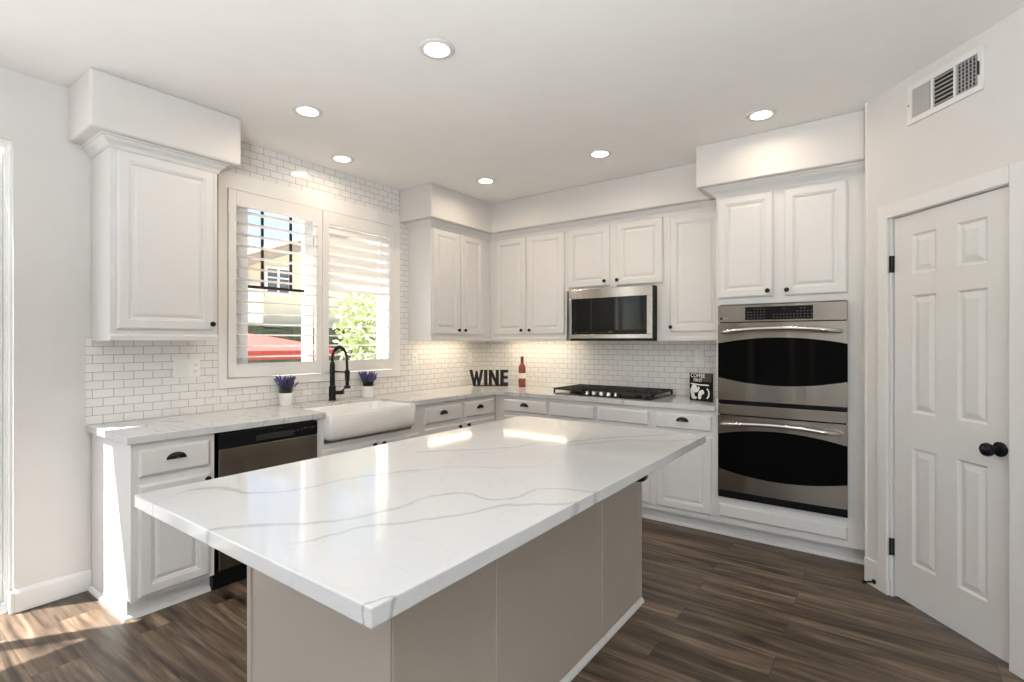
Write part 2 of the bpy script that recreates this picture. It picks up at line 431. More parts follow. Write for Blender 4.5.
    def build(s, name, mat, parent=None, bevel=0.0, seg=2, smooth=False, ang=40):
        bm = s.bm
        org = Vector(parent['_org']) if parent is not None and '_org' in parent else Vector((0, 0, 0))
        if org.length: bmesh.ops.translate(bm, verts=bm.verts, vec=-org)
        bmesh.ops.recalc_face_normals(bm, faces=bm.faces)
        me = bpy.data.meshes.new(name); bm.to_mesh(me); bm.free()
        for m in (mat if isinstance(mat, list) else [mat]): me.materials.append(m)
        o = bpy.data.objects.new(name, me); COL.objects.link(o)
        if parent is not None:
            o.parent = parent
            if '_org' in parent: o['_org'] = list(org)
        if smooth:
            for p in me.polygons: p.use_smooth = True
            md = o.modifiers.new('edges', 'EDGE_SPLIT'); md.split_angle = math.radians(ang)
        if bevel:
            md = o.modifiers.new('bevel', 'BEVEL'); md.width = bevel; md.segments = seg; md.limit_method = 'ANGLE'; md.angle_limit = math.radians(35)
            md.harden_normals = False
        return o

def tag(o, label=None, cat=None, group=None, kind=None):
    if label: o['label'] = label
    if cat: o['category'] = cat
    if group: o['group'] = group
    if kind: o['kind'] = kind
    return o

def thing(name, label, cat, org=(0, 0, 0), frame='W', group=None):
    """an Empty at the thing's base; parts are built in the wall frame's own coordinates"""
    base, rz = FR[frame]
    o = bpy.data.objects.new(name, None); COL.objects.link(o)
    o.empty_display_size = 0.1
    o.location = base + Matrix.Rotation(rz, 3, 'Z') @ Vector(org)
    o.rotation_euler = (0, 0, rz)
    o['_org'] = list(org)
    tag(o, label, cat, group)
    return o

def struct(name, mb, mat, parent=None, label=None, **kw):
    o = mb.build(name, mat, parent, **kw)
    if parent is None: o['kind'] = 'structure'
    if label: o['label'] = label
    return o

DOOR = [(0, 0.0), (0, 0.011), (0.003, 0.016), (0.010, 0.020), (0.050, 0.020), (0.053, 0.016), (0.060, 0.0155), (0.064, 0.008), (0.072, 0.008), (0.079, 0.0135), (0.090, 0.016)]
DRAWER = [(0, 0.0), (0, 0.010), (0.003, 0.014), (0.010, 0.0195), (0.012, 0.020)]
KNOB = [(0.006, 0.0), (0.006, -0.012), (0.012, -0.016), (0.0155, -0.021), (0.0145, -0.027), (0.008, -0.030)]

def knob(x, y, z, parent):
    return MB().lathe(KNOB, (x, y, z), 16, 'y').build('knob', M['black'], parent, smooth=True)

def cup_pull(x, y, z, parent):
    mb = MB(); bm = mb.bm
    W, Hh, D = 0.046, 0.032, 0.024
    nu, nv = 14, 6
    g = []
    for i in range(nu + 1):
        a = PI * i / nu; row = []
        for j in range(nv + 1):
            t = j / nv * PI / 2
            rx = -math.cos(a) * W; rz = math.sin(a) * Hh
            k = math.cos(t)
            row.append(bm.verts.new((x + rx * (0.35 + 0.65 * k), y - D * math.sin(t) * (0.25 + 0.75 * math.sin(a)), z - 0.012 + rz * (0.30 + 0.70 * k))))
        g.append(row)
    for i in range(nu):
        for j in range(nv): bm.faces.new((g[i][j], g[i + 1][j], g[i + 1][j + 1], g[i][j + 1]))
    mb.box(x - W, x + W, y - 0.003, y, z - 0.014, z - 0.010)
    o = mb.build('cup_pull', M['black'], parent, smooth=True, ang=60)
    md = o.modifiers.new('solid', 'SOLIDIFY'); md.thickness = 0.002
    return o

def cab_door(x0, x1, z0, z1, y, parent, kx=None, kz=None):
    d = MB().rings(x0, x1, z0, z1, y, DOOR).build('door', M['cab'], parent)
    if kx is not None: knob(kx, y - 0.020, kz, d)
    return d

def drawer(x0, x1, z0, z1, y, parent, pull=True, name='drawer'):
    d = MB().rings(x0, x1, z0, z1, y, DRAWER).build(name, M['cab'], parent)
    if pull: cup_pull((x0 + x1) / 2, y - 0.020, (z0 + z1) / 2 + 0.014, d)
    return d

# ------------------------------------------------------------------ the room
CZ = 2.7455
struct('floor', MB().box(-0.15, 7.1, -8.6, 0.15, -0.10, 0.0), M['wood'])
ceiling = struct('ceiling', MB().box(-0.15, 7.1, -8.6, 0.15, CZ, CZ + 0.12), M['ceiling'])

WY0, WY1, WZ0, WZ1 = -2.755, -1.333, 1.128, 2.402          # kitchen window opening
SY0, SY1, SZ1 = -6.25, -3.79, 2.40                         # sliding door opening
mb = MB()
mb.box(-0.15, 0, WY1, 0.0, 0, CZ); mb.box(-0.15, 0, WY0, WY1, 0, WZ0); mb.box(-0.15, 0, WY0, WY1, WZ1, CZ)
mb.box(-0.15, 0, SY1, WY0, 0, CZ); mb.box(-0.15, 0, SY0, SY1, SZ1, CZ); mb.box(-0.15, 0, -8.6, SY0, 0, CZ)
wall_left = struct('wall_left', mb, M['wall'])
wall_back = struct('wall_back', MB().box(-0.15, 3.60, 0, 0.15, 0, CZ), M['wall'])
struct('wall_pantry_side', MB().box(3.47, 3.58, -0.82, 0.0, 0, CZ), M['wall'])
DX0, DX1, DZ1 = 0.172, 0.815, 2.045                        # pantry door opening along the angled wall
mbd = MB()
def dbox(mb_, x0, x1, y0, y1, z0, z1):
    base, rz = FR['D']; R = Matrix.Rotation(rz, 3, 'Z')
    v = [mb_.bm.verts.new(base + R @ Vector(p)) for p in ((x0, y0, z0), (x1, y0, z0), (x1, y1, z0), (x0, y1, z0), (x0, y0, z1), (x1, y0, z1), (x1, y1, z1), (x0, y1, z1))]
    for f in ((0, 3, 2, 1), (4, 5, 6, 7), (0, 1, 5, 4), (1, 2, 6, 5), (2, 3, 7, 6), (3, 0, 4, 7)): mb_.bm.faces.new([v[i] for i in f])
dbox(mbd, 0, DX0, 0, 0.11, 0, CZ); dbox(mbd, DX0, DX1, 0, 0.11, DZ1, CZ); dbox(mbd, DX1, 1.10, 0, 0.11, 0, CZ)
wall_right = struct('wall_right', mbd, M['wall'])
e1 = FR['D'][0] + WD * 1.10
struct('wall_right_far', MB().box(e1.x, 7.1, e1.y, e1.y + 0.12, 0, CZ), M['wall'])
struct('wall_east', MB().box(7.0, 7.12, -8.6, e1.y, 0, CZ), M['wall'])
mb = MB()
STREAK_WINDOWS = ((0.78, 1.02), (2.10, 2.32), (2.72, 2.90))           # narrow unseen windows, added so the oven steel reflects upright streaks
xa = -0.15
for a, b_ in STREAK_WINDOWS:
    mb.box(xa, a, -8.6, -8.48, 0, CZ); mb.box(a, b_, -8.6, -8.48, 0, 0.30); mb.box(a, b_, -8.6, -8.48, 2.40, CZ); xa = b_
mb.box(xa, 4.8, -8.6, -8.48, 0, CZ); mb.box(6.7, 7.1, -8.6, -8.48, 0, CZ)
for a, b_ in ((4.8, 6.7),): mb.box(a, b_, -8.6, -8.48, 0, 0.45); mb.box(a, b_, -8.6, -8.48, 2.45, CZ)
struct('wall_south', mb, M['wall'])

# soffits above the cabinets hang from the ceiling
struct('soffit', MB().box(0, 0.379, -3.58, -2.836, 2.4515, CZ), M['wall'], ceiling, bevel=0.016, seg=3)
struct('soffit', MB().prism([(0, 0), (0, -1.25), (0.407, -1.25), (0.407, -0.407), (2.70, -0.407), (2.70, 0)], 2.4515, CZ), M['wall'], ceiling, bevel=0.012, seg=3)
struct('soffit', MB().box(2.487, 3.469, -0.7306, 0, 2.4515, CZ), M['wall'], ceiling, bevel=0.012, seg=3)

# tile on the walls
TZ = 0.915
mb = MB()
mb.box(0, 0.008, -3.503, -2.81, TZ, 1.40); mb.box(0, 0.008, -2.81, -1.254, TZ, 1.066); mb.box(0, 0.008, -2.95, -1.254, 2.51, CZ)
mb.box(0, 0.008, -1.254, 0, TZ, 2.46)
struct('backsplash', mb, M['tile_y'], wall_left)
struct('backsplash', MB().box(0.008, 2.60, -0.008, 0, TZ, 1.42), M['tile_x'], wall_back)

def plate(org, frame, x, z, w, h, kinds, label):
    t = thing('wall_plate', label, 'electrical plate', (x, -0.008, z), frame)
    MB().rings(x - w / 2, x + w / 2, z - h / 2, z + h / 2, -0.008, [(0, 0), (0, 0.002), (0.005, 0.006)]).build('cover_plate', M['plastic'], t)
    n = len(kinds)
    for i, k in enumerate(kinds):
        cx = x + (i - (n - 1) / 2) * (w / n * 0.97)
        if k == 'r':
            MB().rings(cx - 0.0165, cx + 0.0165, z - 0.033, z + 0.033, -0.014, [(0, -0.001), (0, 0.001), (0.002, 0.003)]).build('rocker_switch', M['shutter'], t)
        else:
            for s_ in (-1, 1):
                d_ = MB().lathe([(0.0165, 0), (0.0165, -0.002), (0.015, -0.003)], (cx, -0.013, z + s_ * 0.02), 16, 'y').build('receptacle', M['plastic'], t)
                mb_ = MB()
                for q in (-0.006, 0.006): mb_.box(cx + q - 0.0012, cx + q + 0.0012, -0.0168, -0.0155, z + s_ * 0.02 - 0.003, z + s_ * 0.02 + 0.006)
                mb_.box(cx - 0.002, cx + 0.002, -0.0168, -0.0155, z + s_ * 0.02 - 0.010, z + s_ * 0.02 - 0.006)
                mb_.build('socket_slots', M['darkvent'], d_)
    return t
plate(None, 'L', -2.996, 1.207, 0.150, 0.115, ['r', 'r', 'o'], 'white triple plate with two switches and an outlet, left of the window')
plate(None, 'L', -1.069, 1.207, 0.068, 0.115, ['o'], 'white single outlet on the tile just right of the window, under the corner cabinet')
plate(None, 'L', -0.284, 1.200, 0.068, 0.115, ['r'], 'white single switch plate on the tile above the black letter sign, near the corner')
plate(None, 'B', 2.305, 1.248, 0.068, 0.115, ['r'], 'white single switch plate on the tile above the black coffee sign')

# baseboards and small trim
struct('baseboard_left', MB().extr([(0, 0), (0.016, 0), (0.016, 0.098), (0.008, 0.116), (0, 0.119)], 'y', -3.79, -3.476).box(-0.05, 0.016, -3.806, -3.79, 0, 0.110), M['trim'], bevel=0.004)
bb = MB()
base, rz = FR['D']
dbox(bb, 0.012, 0.107, -0.016, 0.0, 0, 0.145)
struct('baseboard_right', bb, M['trim'], bevel=0.004)
struct('baseboard_far', MB().box(e1.x, 7.0, e1.y - 0.015, e1.y, 0, 0.12), M['trim'])

# ------------------------------------------------------------------ kitchen window (frame, panes, casing) and sliding door
win = MB()
win.box(-0.14, -0.035, WY0, WY0 + 0.12, WZ0, WZ1); win.box(-0.14, -0.035, WY1 - 0.03, WY1, WZ0, WZ1)
win.box(-0.14, -0.035, WY0, WY1, WZ0, WZ0 + 0.03); win.box(-0.14, -0.035, WY0, WY1, WZ1 - 0.03, WZ1)
window = struct('window_1', win, M['vinyl'])
mb = MB()
C0, C1, CZ0, CZ1 = -2.812, -1.254, 1.066, 2.512
mb.box(0, 0.022, C0, WY0 - 0.002, CZ0, CZ1); mb.box(0, 0.022, WY1 + 0.002, C1, CZ0, CZ1)
mb.box(0, 0.022, WY0 - 0.002, WY1 + 0.002, CZ0, WZ0 - 0.002); mb.box(0, 0.022, WY0 - 0.002, WY1 + 0.002, WZ1 + 0.002, CZ1)
struct('window_casing', mb, M['shutter'], window)
mb = MB()
def sash(y0, y1, x, w):
    mb.box(x - 0.02, x + 0.02, y0, y0 + w, WZ0 + 0.03, WZ1 - 0.03); mb.box(x - 0.02, x + 0.02, y1 - w, y1, WZ0 + 0.03, WZ1 - 0.03)
    mb.box(x - 0.02, x + 0.02, y0, y1, WZ0 + 0.03, WZ0 + 0.075); mb.box(x - 0.02, x + 0.02, y0, y1, WZ1 - 0.075, WZ1 - 0.03)
sash(WY0 + 0.12, -2.085, -0.085, 0.058); sash(-2.10, WY1 - 0.005, -0.115, 0.05)
struct('sash_frame', mb, M['vinyl'], window)
struct('pane', MB().box(-0.088, -0.084, -2.60, -2.13, WZ0 + 0.07, WZ1 - 0.07), M['glass'], window)
struct('pane', MB().box(-0.118, -0.114, -2.06, -1.38, WZ0 + 0.07, WZ1 - 0.07), M['glass'], window)
mb = MB()
for y in (-2.470, -2.251): mb.box(-0.080, -0.068, y - 0.009, y + 0.009, 1.765, WZ1 - 0.07)
mb.box(-0.080, -0.068, -2.60, -2.13, 1.755, 1.775)
struct('muntin', mb, M['bronze'], window, label='dark window bars')

sd = MB()
sd.box(-0.30, -0.035, SY1 - 0.008, SY1, 0, SZ1); sd.box(-0.17, -0.035, SY0, SY0 + 0.045, 0, SZ1)
sd.box(-0.17, -0.035, SY0, SY1 - 0.008, SZ1 - 0.01, SZ1 + 0.02); sd.box(-0.16, -0.03, SY0, SY1, -0.02, 0.006)
sd.box(-0.30, -0.15, SY1, SY1 + 0.06, -0.03, SZ1 + 0.05)
for x in (-0.085, -0.14, -0.20): sd.box(x, x + 0.018, SY1 - 0.013, SY1 - 0.008, 0, SZ1 - 0.01)
sdoor = struct('door_1', sd, M['vinyl'])
mb = MB()
mb.box(-0.215, -0.175, -4.045, SY1 - 0.015, -0.02, SZ1 - 0.012)  # unseen upright added to keep the sun off the jamb
for y0, y1, x in ((-5.62, -4.58, -0.14), (SY0 + 0.045, -5.55, -0.09)):
    mb.box(x - 0.018, x + 0.018, y0, y0 + 0.10, 0.006, SZ1 - 0.012); mb.box(x - 0.018, x + 0.018, y1 - 0.10, y1, 0.006, SZ1 - 0.012)
    mb.box(x - 0.018, x + 0.018, y0, y1, 0.006, 0.10); mb.box(x - 0.018, x + 0.018, y0, y1, SZ1 - 0.09, SZ1 - 0.012)
struct('sliding_frame_and_sun_block', mb, M['vinyl'], sdoor)
struct('pane', MB().box(-0.142, -0.138, -5.53, -4.67, 0.09, SZ1 - 0.08), M['glass'], sdoor)
struct('pane', MB().box(-0.092, -0.088, SY0 + 0.13, -5.64, 0.09, SZ1 - 0.08), M['glass'], sdoor)
for n_, (a, b_) in enumerate(((4.8, 6.7),) + STREAK_WINDOWS):  # the wide south window first, then the windows added for steel streaks
    mb = MB()
    wide = n_ == 0; w0, w1, fw_ = (0.45, 2.45, 0.06) if wide else (0.30, 2.40, 0.025)
    for x in ((a, (a + b_) / 2 - 0.03, b_ - 0.06) if wide else (a, b_ - fw_)): mb.box(x, x + fw_, -8.58, -8.50, w0, w1)
    mb.box(a, b_, -8.58, -8.50, w0, w0 + fw_); mb.box(a, b_, -8.58, -8.50, w1 - fw_, w1)
    wd_ = struct('window_%d' % (n_ + 2), mb, M['vinyl'])
    struct('pane', MB().box(a + fw_ - 0.01, b_ - fw_ + 0.01, -8.545, -8.54, w0 + 0.02, w1 - 0.02), M['glass'], wd_)

# plantation shutters
def louver_strip(mb, y0, y1, z, tilt, x=0.016):
    w, t = 0.0445, 0.0055
    n = 10
    A = []; B = []
    for k in range(n):
        a = 2 * PI * k / n
        px, pz = w * math.cos(a), t * math.sin(a)
        qx = px * math.cos(tilt) - pz * math.sin(tilt); qz = px * math.sin(tilt) + pz * math.cos(tilt)
        A.append(mb.bm.verts.new((x + qx, y0, z + qz))); B.append(mb.bm.verts.new((x + qx, y1, z + qz)))
    for k in range(n): mb.bm.faces.new((A[k], A[(k + 1) % n], B[(k + 1) % n], B[k]))
    mb.bm.faces.new(A); mb.bm.faces.new(B[::-1])

def shutter(y0, y1, label, tilts):
    t = thing('plantation_shutter', label, 'window shutter', (0.016, (y0 + y1) / 2, WZ0), 'W', 'pair of plantation shutters over the sink')
    z0, z1 = WZ0 + 0.003, WZ1 - 0.003
    oz0, oz1 = 1.223, 2.296
    sy = 0.052
    mb = MB()
    mb.box(0.000, 0.030, y0, y0 + sy, z0, z1); mb.box(0.000, 0.030, y1 - sy, y1, z0, z1)
    mb.box(0.000, 0.030, y0 + sy, y1 - sy, z0, oz0); mb.box(0.000, 0.030, y0 + sy, y1 - sy, oz1, z1)
    mb.build('shutter_frame', M['shutter'], t, bevel=0.002, seg=1)
    n = 14; sp = 0.0763
    zs = [oz1 - 0.036 - sp * i for i in range(n)]
    for grp in tilts:
        mb = MB()
        for i in range(grp[0], grp[1]): louver_strip(mb, y0 + sy - 0.002, y1 - sy + 0.002, zs[i], grp[2])
        mb.build('louvers', M['shutter'], t, smooth=True, ang=60)
    for z in (z0 + 0.12, z1 - 0.12):
        yy = y0 if y0 < -2.2 else y1
        MB().lathe([(0.004, z - 0.035), (0.004, z + 0.035)], (0.031, yy, 0), 8).build('hinge', M['shutter'], t)
shutter(-2.752, -2.049, 'white shutter over the sink with all louvers open, the left one nearest the wall plates', [(0, 14, 0.0)])
shutter(-2.043, -1.336, 'white shutter over the sink with upper louvers tilted shut, the right one behind the faucet', [(0, 7, -0.85), (7, 14, -0.06)])

# ------------------------------------------------------------------ upper cabinets
def crown(mb, path, scale=1.0):
    k = scale
    mb.sweep(path, [(0, 2.392), (0.007, 2.392), (0.009, 2.399), (0.012, 2.401), (0.012 * k, 2.407), (0.019 * k, 2.416), (0.031 * k, 2.426), (0.037 * k, 2.436), (0.037 * k, 2.440), (0.046 * k, 2.443), (0.048 * k, 2.4512), (0, 2.4512)])

def light_bar(x0, x1, y, parent, power):
    o = MB().box(x0, x1, y - 0.015, y + 0.015, 1.396, 1.404).build('light_bar', M['ledbar'], parent)
    l = bpy.data.lights.new('under_cabinet_light', 'AREA'); l.shape = 'RECTANGLE'; l.size = x1 - x0; l.size_y = 0.03; l.energy = power; l.color = (1.0, 0.83, 0.60)
    lo = bpy.data.objects.new('under_cabinet_light', l); COL.objects.link(lo); lo.parent = parent
    org = parent['_org']
    lo.location = Vector(((x0 + x1) / 2, y, 1.392)) - Vector(org)

def wall_cab(frame, label, x0, x1, z0, depth, sides, org):
    t = thing('wall_cabinet', label, 'wall cabinet', org, frame, 'white wall cabinets')
    mb = MB()
    if z0 < 1.5:                                             # a shell with an open recess behind the light rail
        mb.box(x0, x1, -depth, -0.0085, z0 + 0.028, 2.449)
        mb.box(x0, x1, -depth, -depth + 0.02, z0, z0 + 0.028); mb.box(x0, x0 + 0.018, -depth + 0.02, -0.0085, z0, z0 + 0.028); mb.box(x1 - 0.018, x1, -depth + 0.02, -0.0085, z0, z0 + 0.028)
    else: mb.box(x0, x1, -depth, -0.0085, z0, 2.449)
    mb.build('cabinet_box', M['cab'], t)
    return t

UZ = 1.380
# left of the window
t = wall_cab('L', 'white single-door wall cabinet standing alone left of the window', -3.475, -2.945, UZ, 0.30, '', (-3.21, -0.15, UZ))
cab_door(-3.448, -2.968, 1.442, 2.388, -0.300, t, -2.985, 1.479)
mb = MB(); crown(mb, [(-3.475, -0.009), (-3.475, -0.300), (-2.945, -0.300), (-2.945, -0.009)])
mb.build('crown_molding', M['cab'], t)
MB().extr([(-0.300, UZ + 0.003), (-0.312, UZ + 0.003), (-0.314, UZ + 0.026), (-0.306, UZ + 0.034), (-0.300, UZ + 0.038)], 'x', -3.475, -2.945).build('light_rail', M['cab'], t)
# left-wall half of the corner
t = wall_cab('L', 'white two-door wall cabinet right of the window, the left half of the corner', -1.145, -0.3005, UZ, 0.30, '', (-0.72, -0.15, UZ))
cab_door(-1.128, -0.776, 1.442, 2.388, -0.300, t, -0.808, 1.480)
cab_door(-0.752, -0.430, 1.442, 2.388, -0.300, t, -0.722, 1.480)
mb = MB(); crown(mb, [(-1.145, -0.009), (-1.145, -0.300), (-0.300, -0.300)]); mb.build('crown_molding', M['cab'], t)
MB().extr([(-0.300, UZ + 0.003), (-0.310, UZ + 0.003), (-0.312, UZ + 0.026), (-0.304, UZ + 0.034), (-0.300, UZ + 0.038)], 'x', -1.145, -0.312).build('light_rail', M['cab'], t)
light_bar(-1.05, -0.45, -0.17, t, 1.3)
# back-wall half of the corner
t = wall_cab('B', 'white two-door wall cabinet between the corner and the microwave', 0.3005, 1.200, UZ, 0.30, '', (0.7, -0.15, UZ))
cab_door(0.376, 0.748, 1.442, 2.388, -0.300, t, 0.712, 1.483)
cab_door(0.764, 1.181, 1.442, 2.388, -0.300, t, 0.808, 1.483)
mb = MB(); crown(mb, [(0.300, -0.300), (1.200, -0.300)]); mb.build('crown_molding', M['cab'], t)
MB().extr([(-0.300, UZ + 0.003), (-0.310, UZ + 0.003), (-0.312, UZ + 0.026), (-0.304, UZ + 0.034), (-0.300, UZ + 0.038)], 'x', 0.314, 1.200).build('light_rail', M['cab'], t)
light_bar(0.38, 1.12, -0.17, t, 1.5)
# over the microwave
t = wall_cab('B', 'short white two-door wall cabinet directly above the microwave', 1.201, 2.130, 1.834, 0.30, '', (1.66, -0.15, 1.834))
cab_door(1.222, 1.633, 1.858, 2.388, -0.300, t, 1.594, 1.900)
cab_door(1.700, 2.104, 1.853, 2.388, -0.300, t, 1.712, 1.900)
mb = MB(); crown(mb, [(1.201, -0.300), (2.130, -0.300)]); mb.build('crown_molding', M['cab'], t)
# tall single door beside the ovens
t = wall_cab('B', 'white single-door wall cabinet between the microwave and the ovens', 2.131, 2.599, UZ, 0.30, '', (2.36, -0.15, UZ))
cab_door(2.162, 2.560, 1.452, 2.375, -0.300, t, 2.176, 1.490)
MB().box(2.052, 2.1305, -0.300, -0.280, UZ, 1.833).build('filler_strip', M['cab'], t)
mb = MB(); crown(mb, [(2.131, -0.300), (2.599, -0.300)]); mb.build('crown_molding', M['cab'], t)
MB().extr([(-0.300, UZ + 0.003), (-0.310, UZ + 0.003), (-0.312, UZ + 0.026), (-0.304, UZ + 0.034), (-0.300, UZ + 0.038)], 'x', 2.131, 2.599).build('light_rail', M['cab'], t)

# ------------------------------------------------------------------ base cabinets
TOP = 0.8765
def toe(mb, x0, x1, y=-0.545):
    mb.box(x0, x1, y, y + 0.02, 0, 0.10)
def shoe(x0, x1, t, y=-0.545):
    MB().extr([(y, 0), (y - 0.017, 0), (y - 0.014, 0.012), (y - 0.006, 0.019), (y, 0.021)], 'x', x0, x1).build('shoe_molding', M['cab'], t)

def base_cab(frame, label, x0, x1, org, notch=None):
    t = thing('base_cabinet', label, 'base cabinet', org, frame, 'white base cabinets')
    mb = MB()
    mb.box(x0, x1, -0.600, -0.010, 0.098, TOP if notch is None else notch)
    if notch is not None:
        for a, b_ in ((x0, x0 + 0.055), (x1 - 0.098, x1)): mb.box(a, b_, -0.600, -0.010, notch, TOP)
    mb.box(x0, x1, -0.545, -0.010, 0.0, 0.098)
    mb.build('cabinet_box', M['cab'], t)
    return t

t = base_cab('L', 'white base cabinet at the left end of the counter beside the dishwasher', -3.475, -3.092, (-3.28, -0.3, 0))
drawer(-3.445, -3.120, 0.707, 0.842, -0.600, t)
cab_door(-3.447, -3.120, 0.117, 0.668, -0.600, t, -3.139, 0.640)
mb = MB(); mb.sweep([(-3.475, -0.012), (-3.475, -0.545), (-3.092, -0.545)], [(0, 0), (0.018, 0), (0.014, 0.013), (0.006, 0.020), (0, 0.022)]); mb.build('shoe_molding', M['cab'], t)
t = base_cab('L', 'white base cabinet with two doors under the farmhouse sink', -2.470, -1.5605, (-2.02, -0.3, 0), 0.70)
cab_door(-2.442, -1.994, 0.117, 0.668, -0.600, t, -2.030, 0.640)
cab_door(-1.986, -1.580, 0.117, 0.660, -0.600, t, -1.948, 0.640)
shoe(-2.47, -1.56, t)
t = base_cab('L', 'white base cabinet with two cup-pull drawers between the sink and the corner', -1.560, -0.602, (-1.1, -0.3, 0))
drawer(-1.520, -1.101, 0.710, 0.841, -0.600, t); drawer(-1.049, -0.632, 0.710, 0.841, -0.600, t)
cab_door(-1.520, -1.101, 0.117, 0.675, -0.600, t, -1.126, 0.650); cab_door(-1.049, -0.632, 0.117, 0.675, -0.600, t, -1.016, 0.650)
shoe(-1.56, -0.57, t)
t = base_cab('B', 'white base cabinet in the back corner with one cup-pull drawer', 0.602, 1.193, (0.9, -0.3, 0))
drawer(0.714, 1.178, 0.733, 0.843, -0.600, t); cab_door(0.714, 1.178, 0.137, 0.695, -0.600, t, 1.145, 0.665)
shoe(0.57, 1.193, t)
t = base_cab('B', 'white base cabinet with two plain drawer fronts under the black cooktop', 1.1935, 2.126, (1.66, -0.3, 0))
drawer(1.209, 1.637, 0.733, 0.843, -0.600, t, False, 'false_drawer'); drawer(1.673, 2.099, 0.733, 0.843, -0.600, t, False, 'false_drawer')
cab_door(1.209, 1.637, 0.137, 0.695, -0.600, t, 1.605, 0.665); cab_door(1.673, 2.110, 0.137, 0.695, -0.600, t, 1.705, 0.665)
shoe(1.193, 2.126, t)
t = base_cab('B', 'white base cabinet with drawer and door just left of the double oven', 2.1265, 2.598, (2.36, -0.3, 0))
drawer(2.154, 2.566, 0.729, 0.845, -0.600, t); cab_door(2.162, 2.566, 0.137, 0.690, -0.600, t, 2.195, 0.660)
shoe(2.126, 2.60, t)

# tall oven cabinet
t = thing('oven_cabinet', 'tall white cabinet housing the double oven, two doors above and a drawer panel below', 'tall cabinet', (3.03, -0.3, 0), 'B')
mb = MB()
mb.box(2.600, 3.468, -0.620, -0.010, 0.105, 0.290); mb.box(2.600, 3.468, -0.620, -0.010, 1.632, 2.449)
mb.box(2.600, 2.626, -0.620, -0.010, 0.290, 1.632); mb.box(3.374, 3.468, -0.620, -0.010, 0.290, 1.632); mb.box(2.626, 3.374, -0.03, -0.010, 0.290, 1.632)
mb.box(2.600, 3.468, -0.545, -0.010, 0.0, 0.105)
mb.build('cabinet_box', M['cab'], t)
cab_door(2.613, 2.964, 1.676, 2.378, -0.620, t, 2.934, 1.713); cab_door(3.029, 3.376, 1.676, 2.372, -0.620, t, 3.047, 1.712)
drawer(2.623, 3.377, 0.152, 0.241, -0.620, t, False, 'drawer_panel')
mb = MB(); crown(mb, [(2.600, -0.360), (2.600, -0.620), (3.466, -0.620)], 1.5); mb.build('crown_molding', M['cab'], t)
shoe(2.60, 3.468, t)

# ------------------------------------------------------------------ counter, sink, faucet
ct = thing('countertop', 'white veined quartz countertop running along both walls around the sink', 'countertop', (0.3, -1.5, 0.877), 'W')
CT0, CT1 = 0.877, 0.915
SK0, SK1 = -2.412, -1.659                                  # sink
mb = MB()
mb.prism([(0.0085, -3.499), (0.626, -3.499), (0.626, SK0 - 0.001), (0.190, SK0 - 0.001), (0.190, SK1 + 0.001), (0.626, SK1 + 0.001), (0.626, -0.626), (2.597, -0.626), (2.597, -0.0085), (0.0085, -0.0085)], CT0, CT1)
mb.build('countertop_slab', M['quartz'], ct, bevel=0.003)

sk = thing('farmhouse_sink', 'white apron-front farmhouse sink below the window', 'sink', (0.42, -2.03, 0.735), 'W')
bm_ = MB(); bm = bm_.bm
def rrect(x0, x1, y0, y1, r, z, n=5):
    pts = []
    for cx, cy, a0 in ((x1 - r, y1 - r, 0), (x0 + r, y1 - r, PI / 2), (x0 + r, y0 + r, PI), (x1 - r, y0 + r, 1.5 * PI)):
        for k in range(n + 1):
            a = a0 + PI / 2 * k / n; pts.append((cx + r * math.cos(a), cy + r * math.sin(a), z))
    return [bm.verts.new(p) for p in pts]
X0, X1 = 0.192, 0.664
RR = [rrect(X0 + 0.05, X1 - 0.03, SK0 + 0.03, SK1 - 0.03, 0.03, 0.722), rrect(X0 + 0.02, X1 - 0.009, SK0 + 0.009, SK1 - 0.009, 0.03, 0.730), rrect(X0, X1, SK0, SK1, 0.022, 0.756), rrect(X0, X1, SK0, SK1, 0.018, 0.886), rrect(X0 + 0.006, X1 - 0.006, SK0 + 0.006, SK1 - 0.006, 0.016, 0.894),
      rrect(X0 + 0.018, X1 - 0.022, SK0 + 0.020, SK1 - 0.020, 0.03, 0.894), rrect(X0 + 0.024, X1 - 0.030, SK0 + 0.027, SK1 - 0.027, 0.035, 0.884), rrect(X0 + 0.030, X1 - 0.038, SK0 + 0.034, SK1 - 0.034, 0.04, 0.755), rrect(X0 + 0.06, X1 - 0.07, SK0 + 0.07, SK1 - 0.07, 0.05, 0.738)]
for A, B in zip(RR, RR[1:]):
    n = len(A)
    for k in range(n): bm.faces.new((A[k], A[(k + 1) % n], B[(k + 1) % n], B[k]))
bm.faces.new(RR[0][::-1]); bm.faces.new(RR[-1])
bm_.build('basin', M['porcelain'], sk, smooth=True, ang=50)
MB().lathe([(0.042, 0.7385), (0.042, 0.742), (0.030, 0.7425), (0.028, 0.740)], (0.40, -2.03, 0), 20).build('drain', M['chrome'], sk, smooth=True)

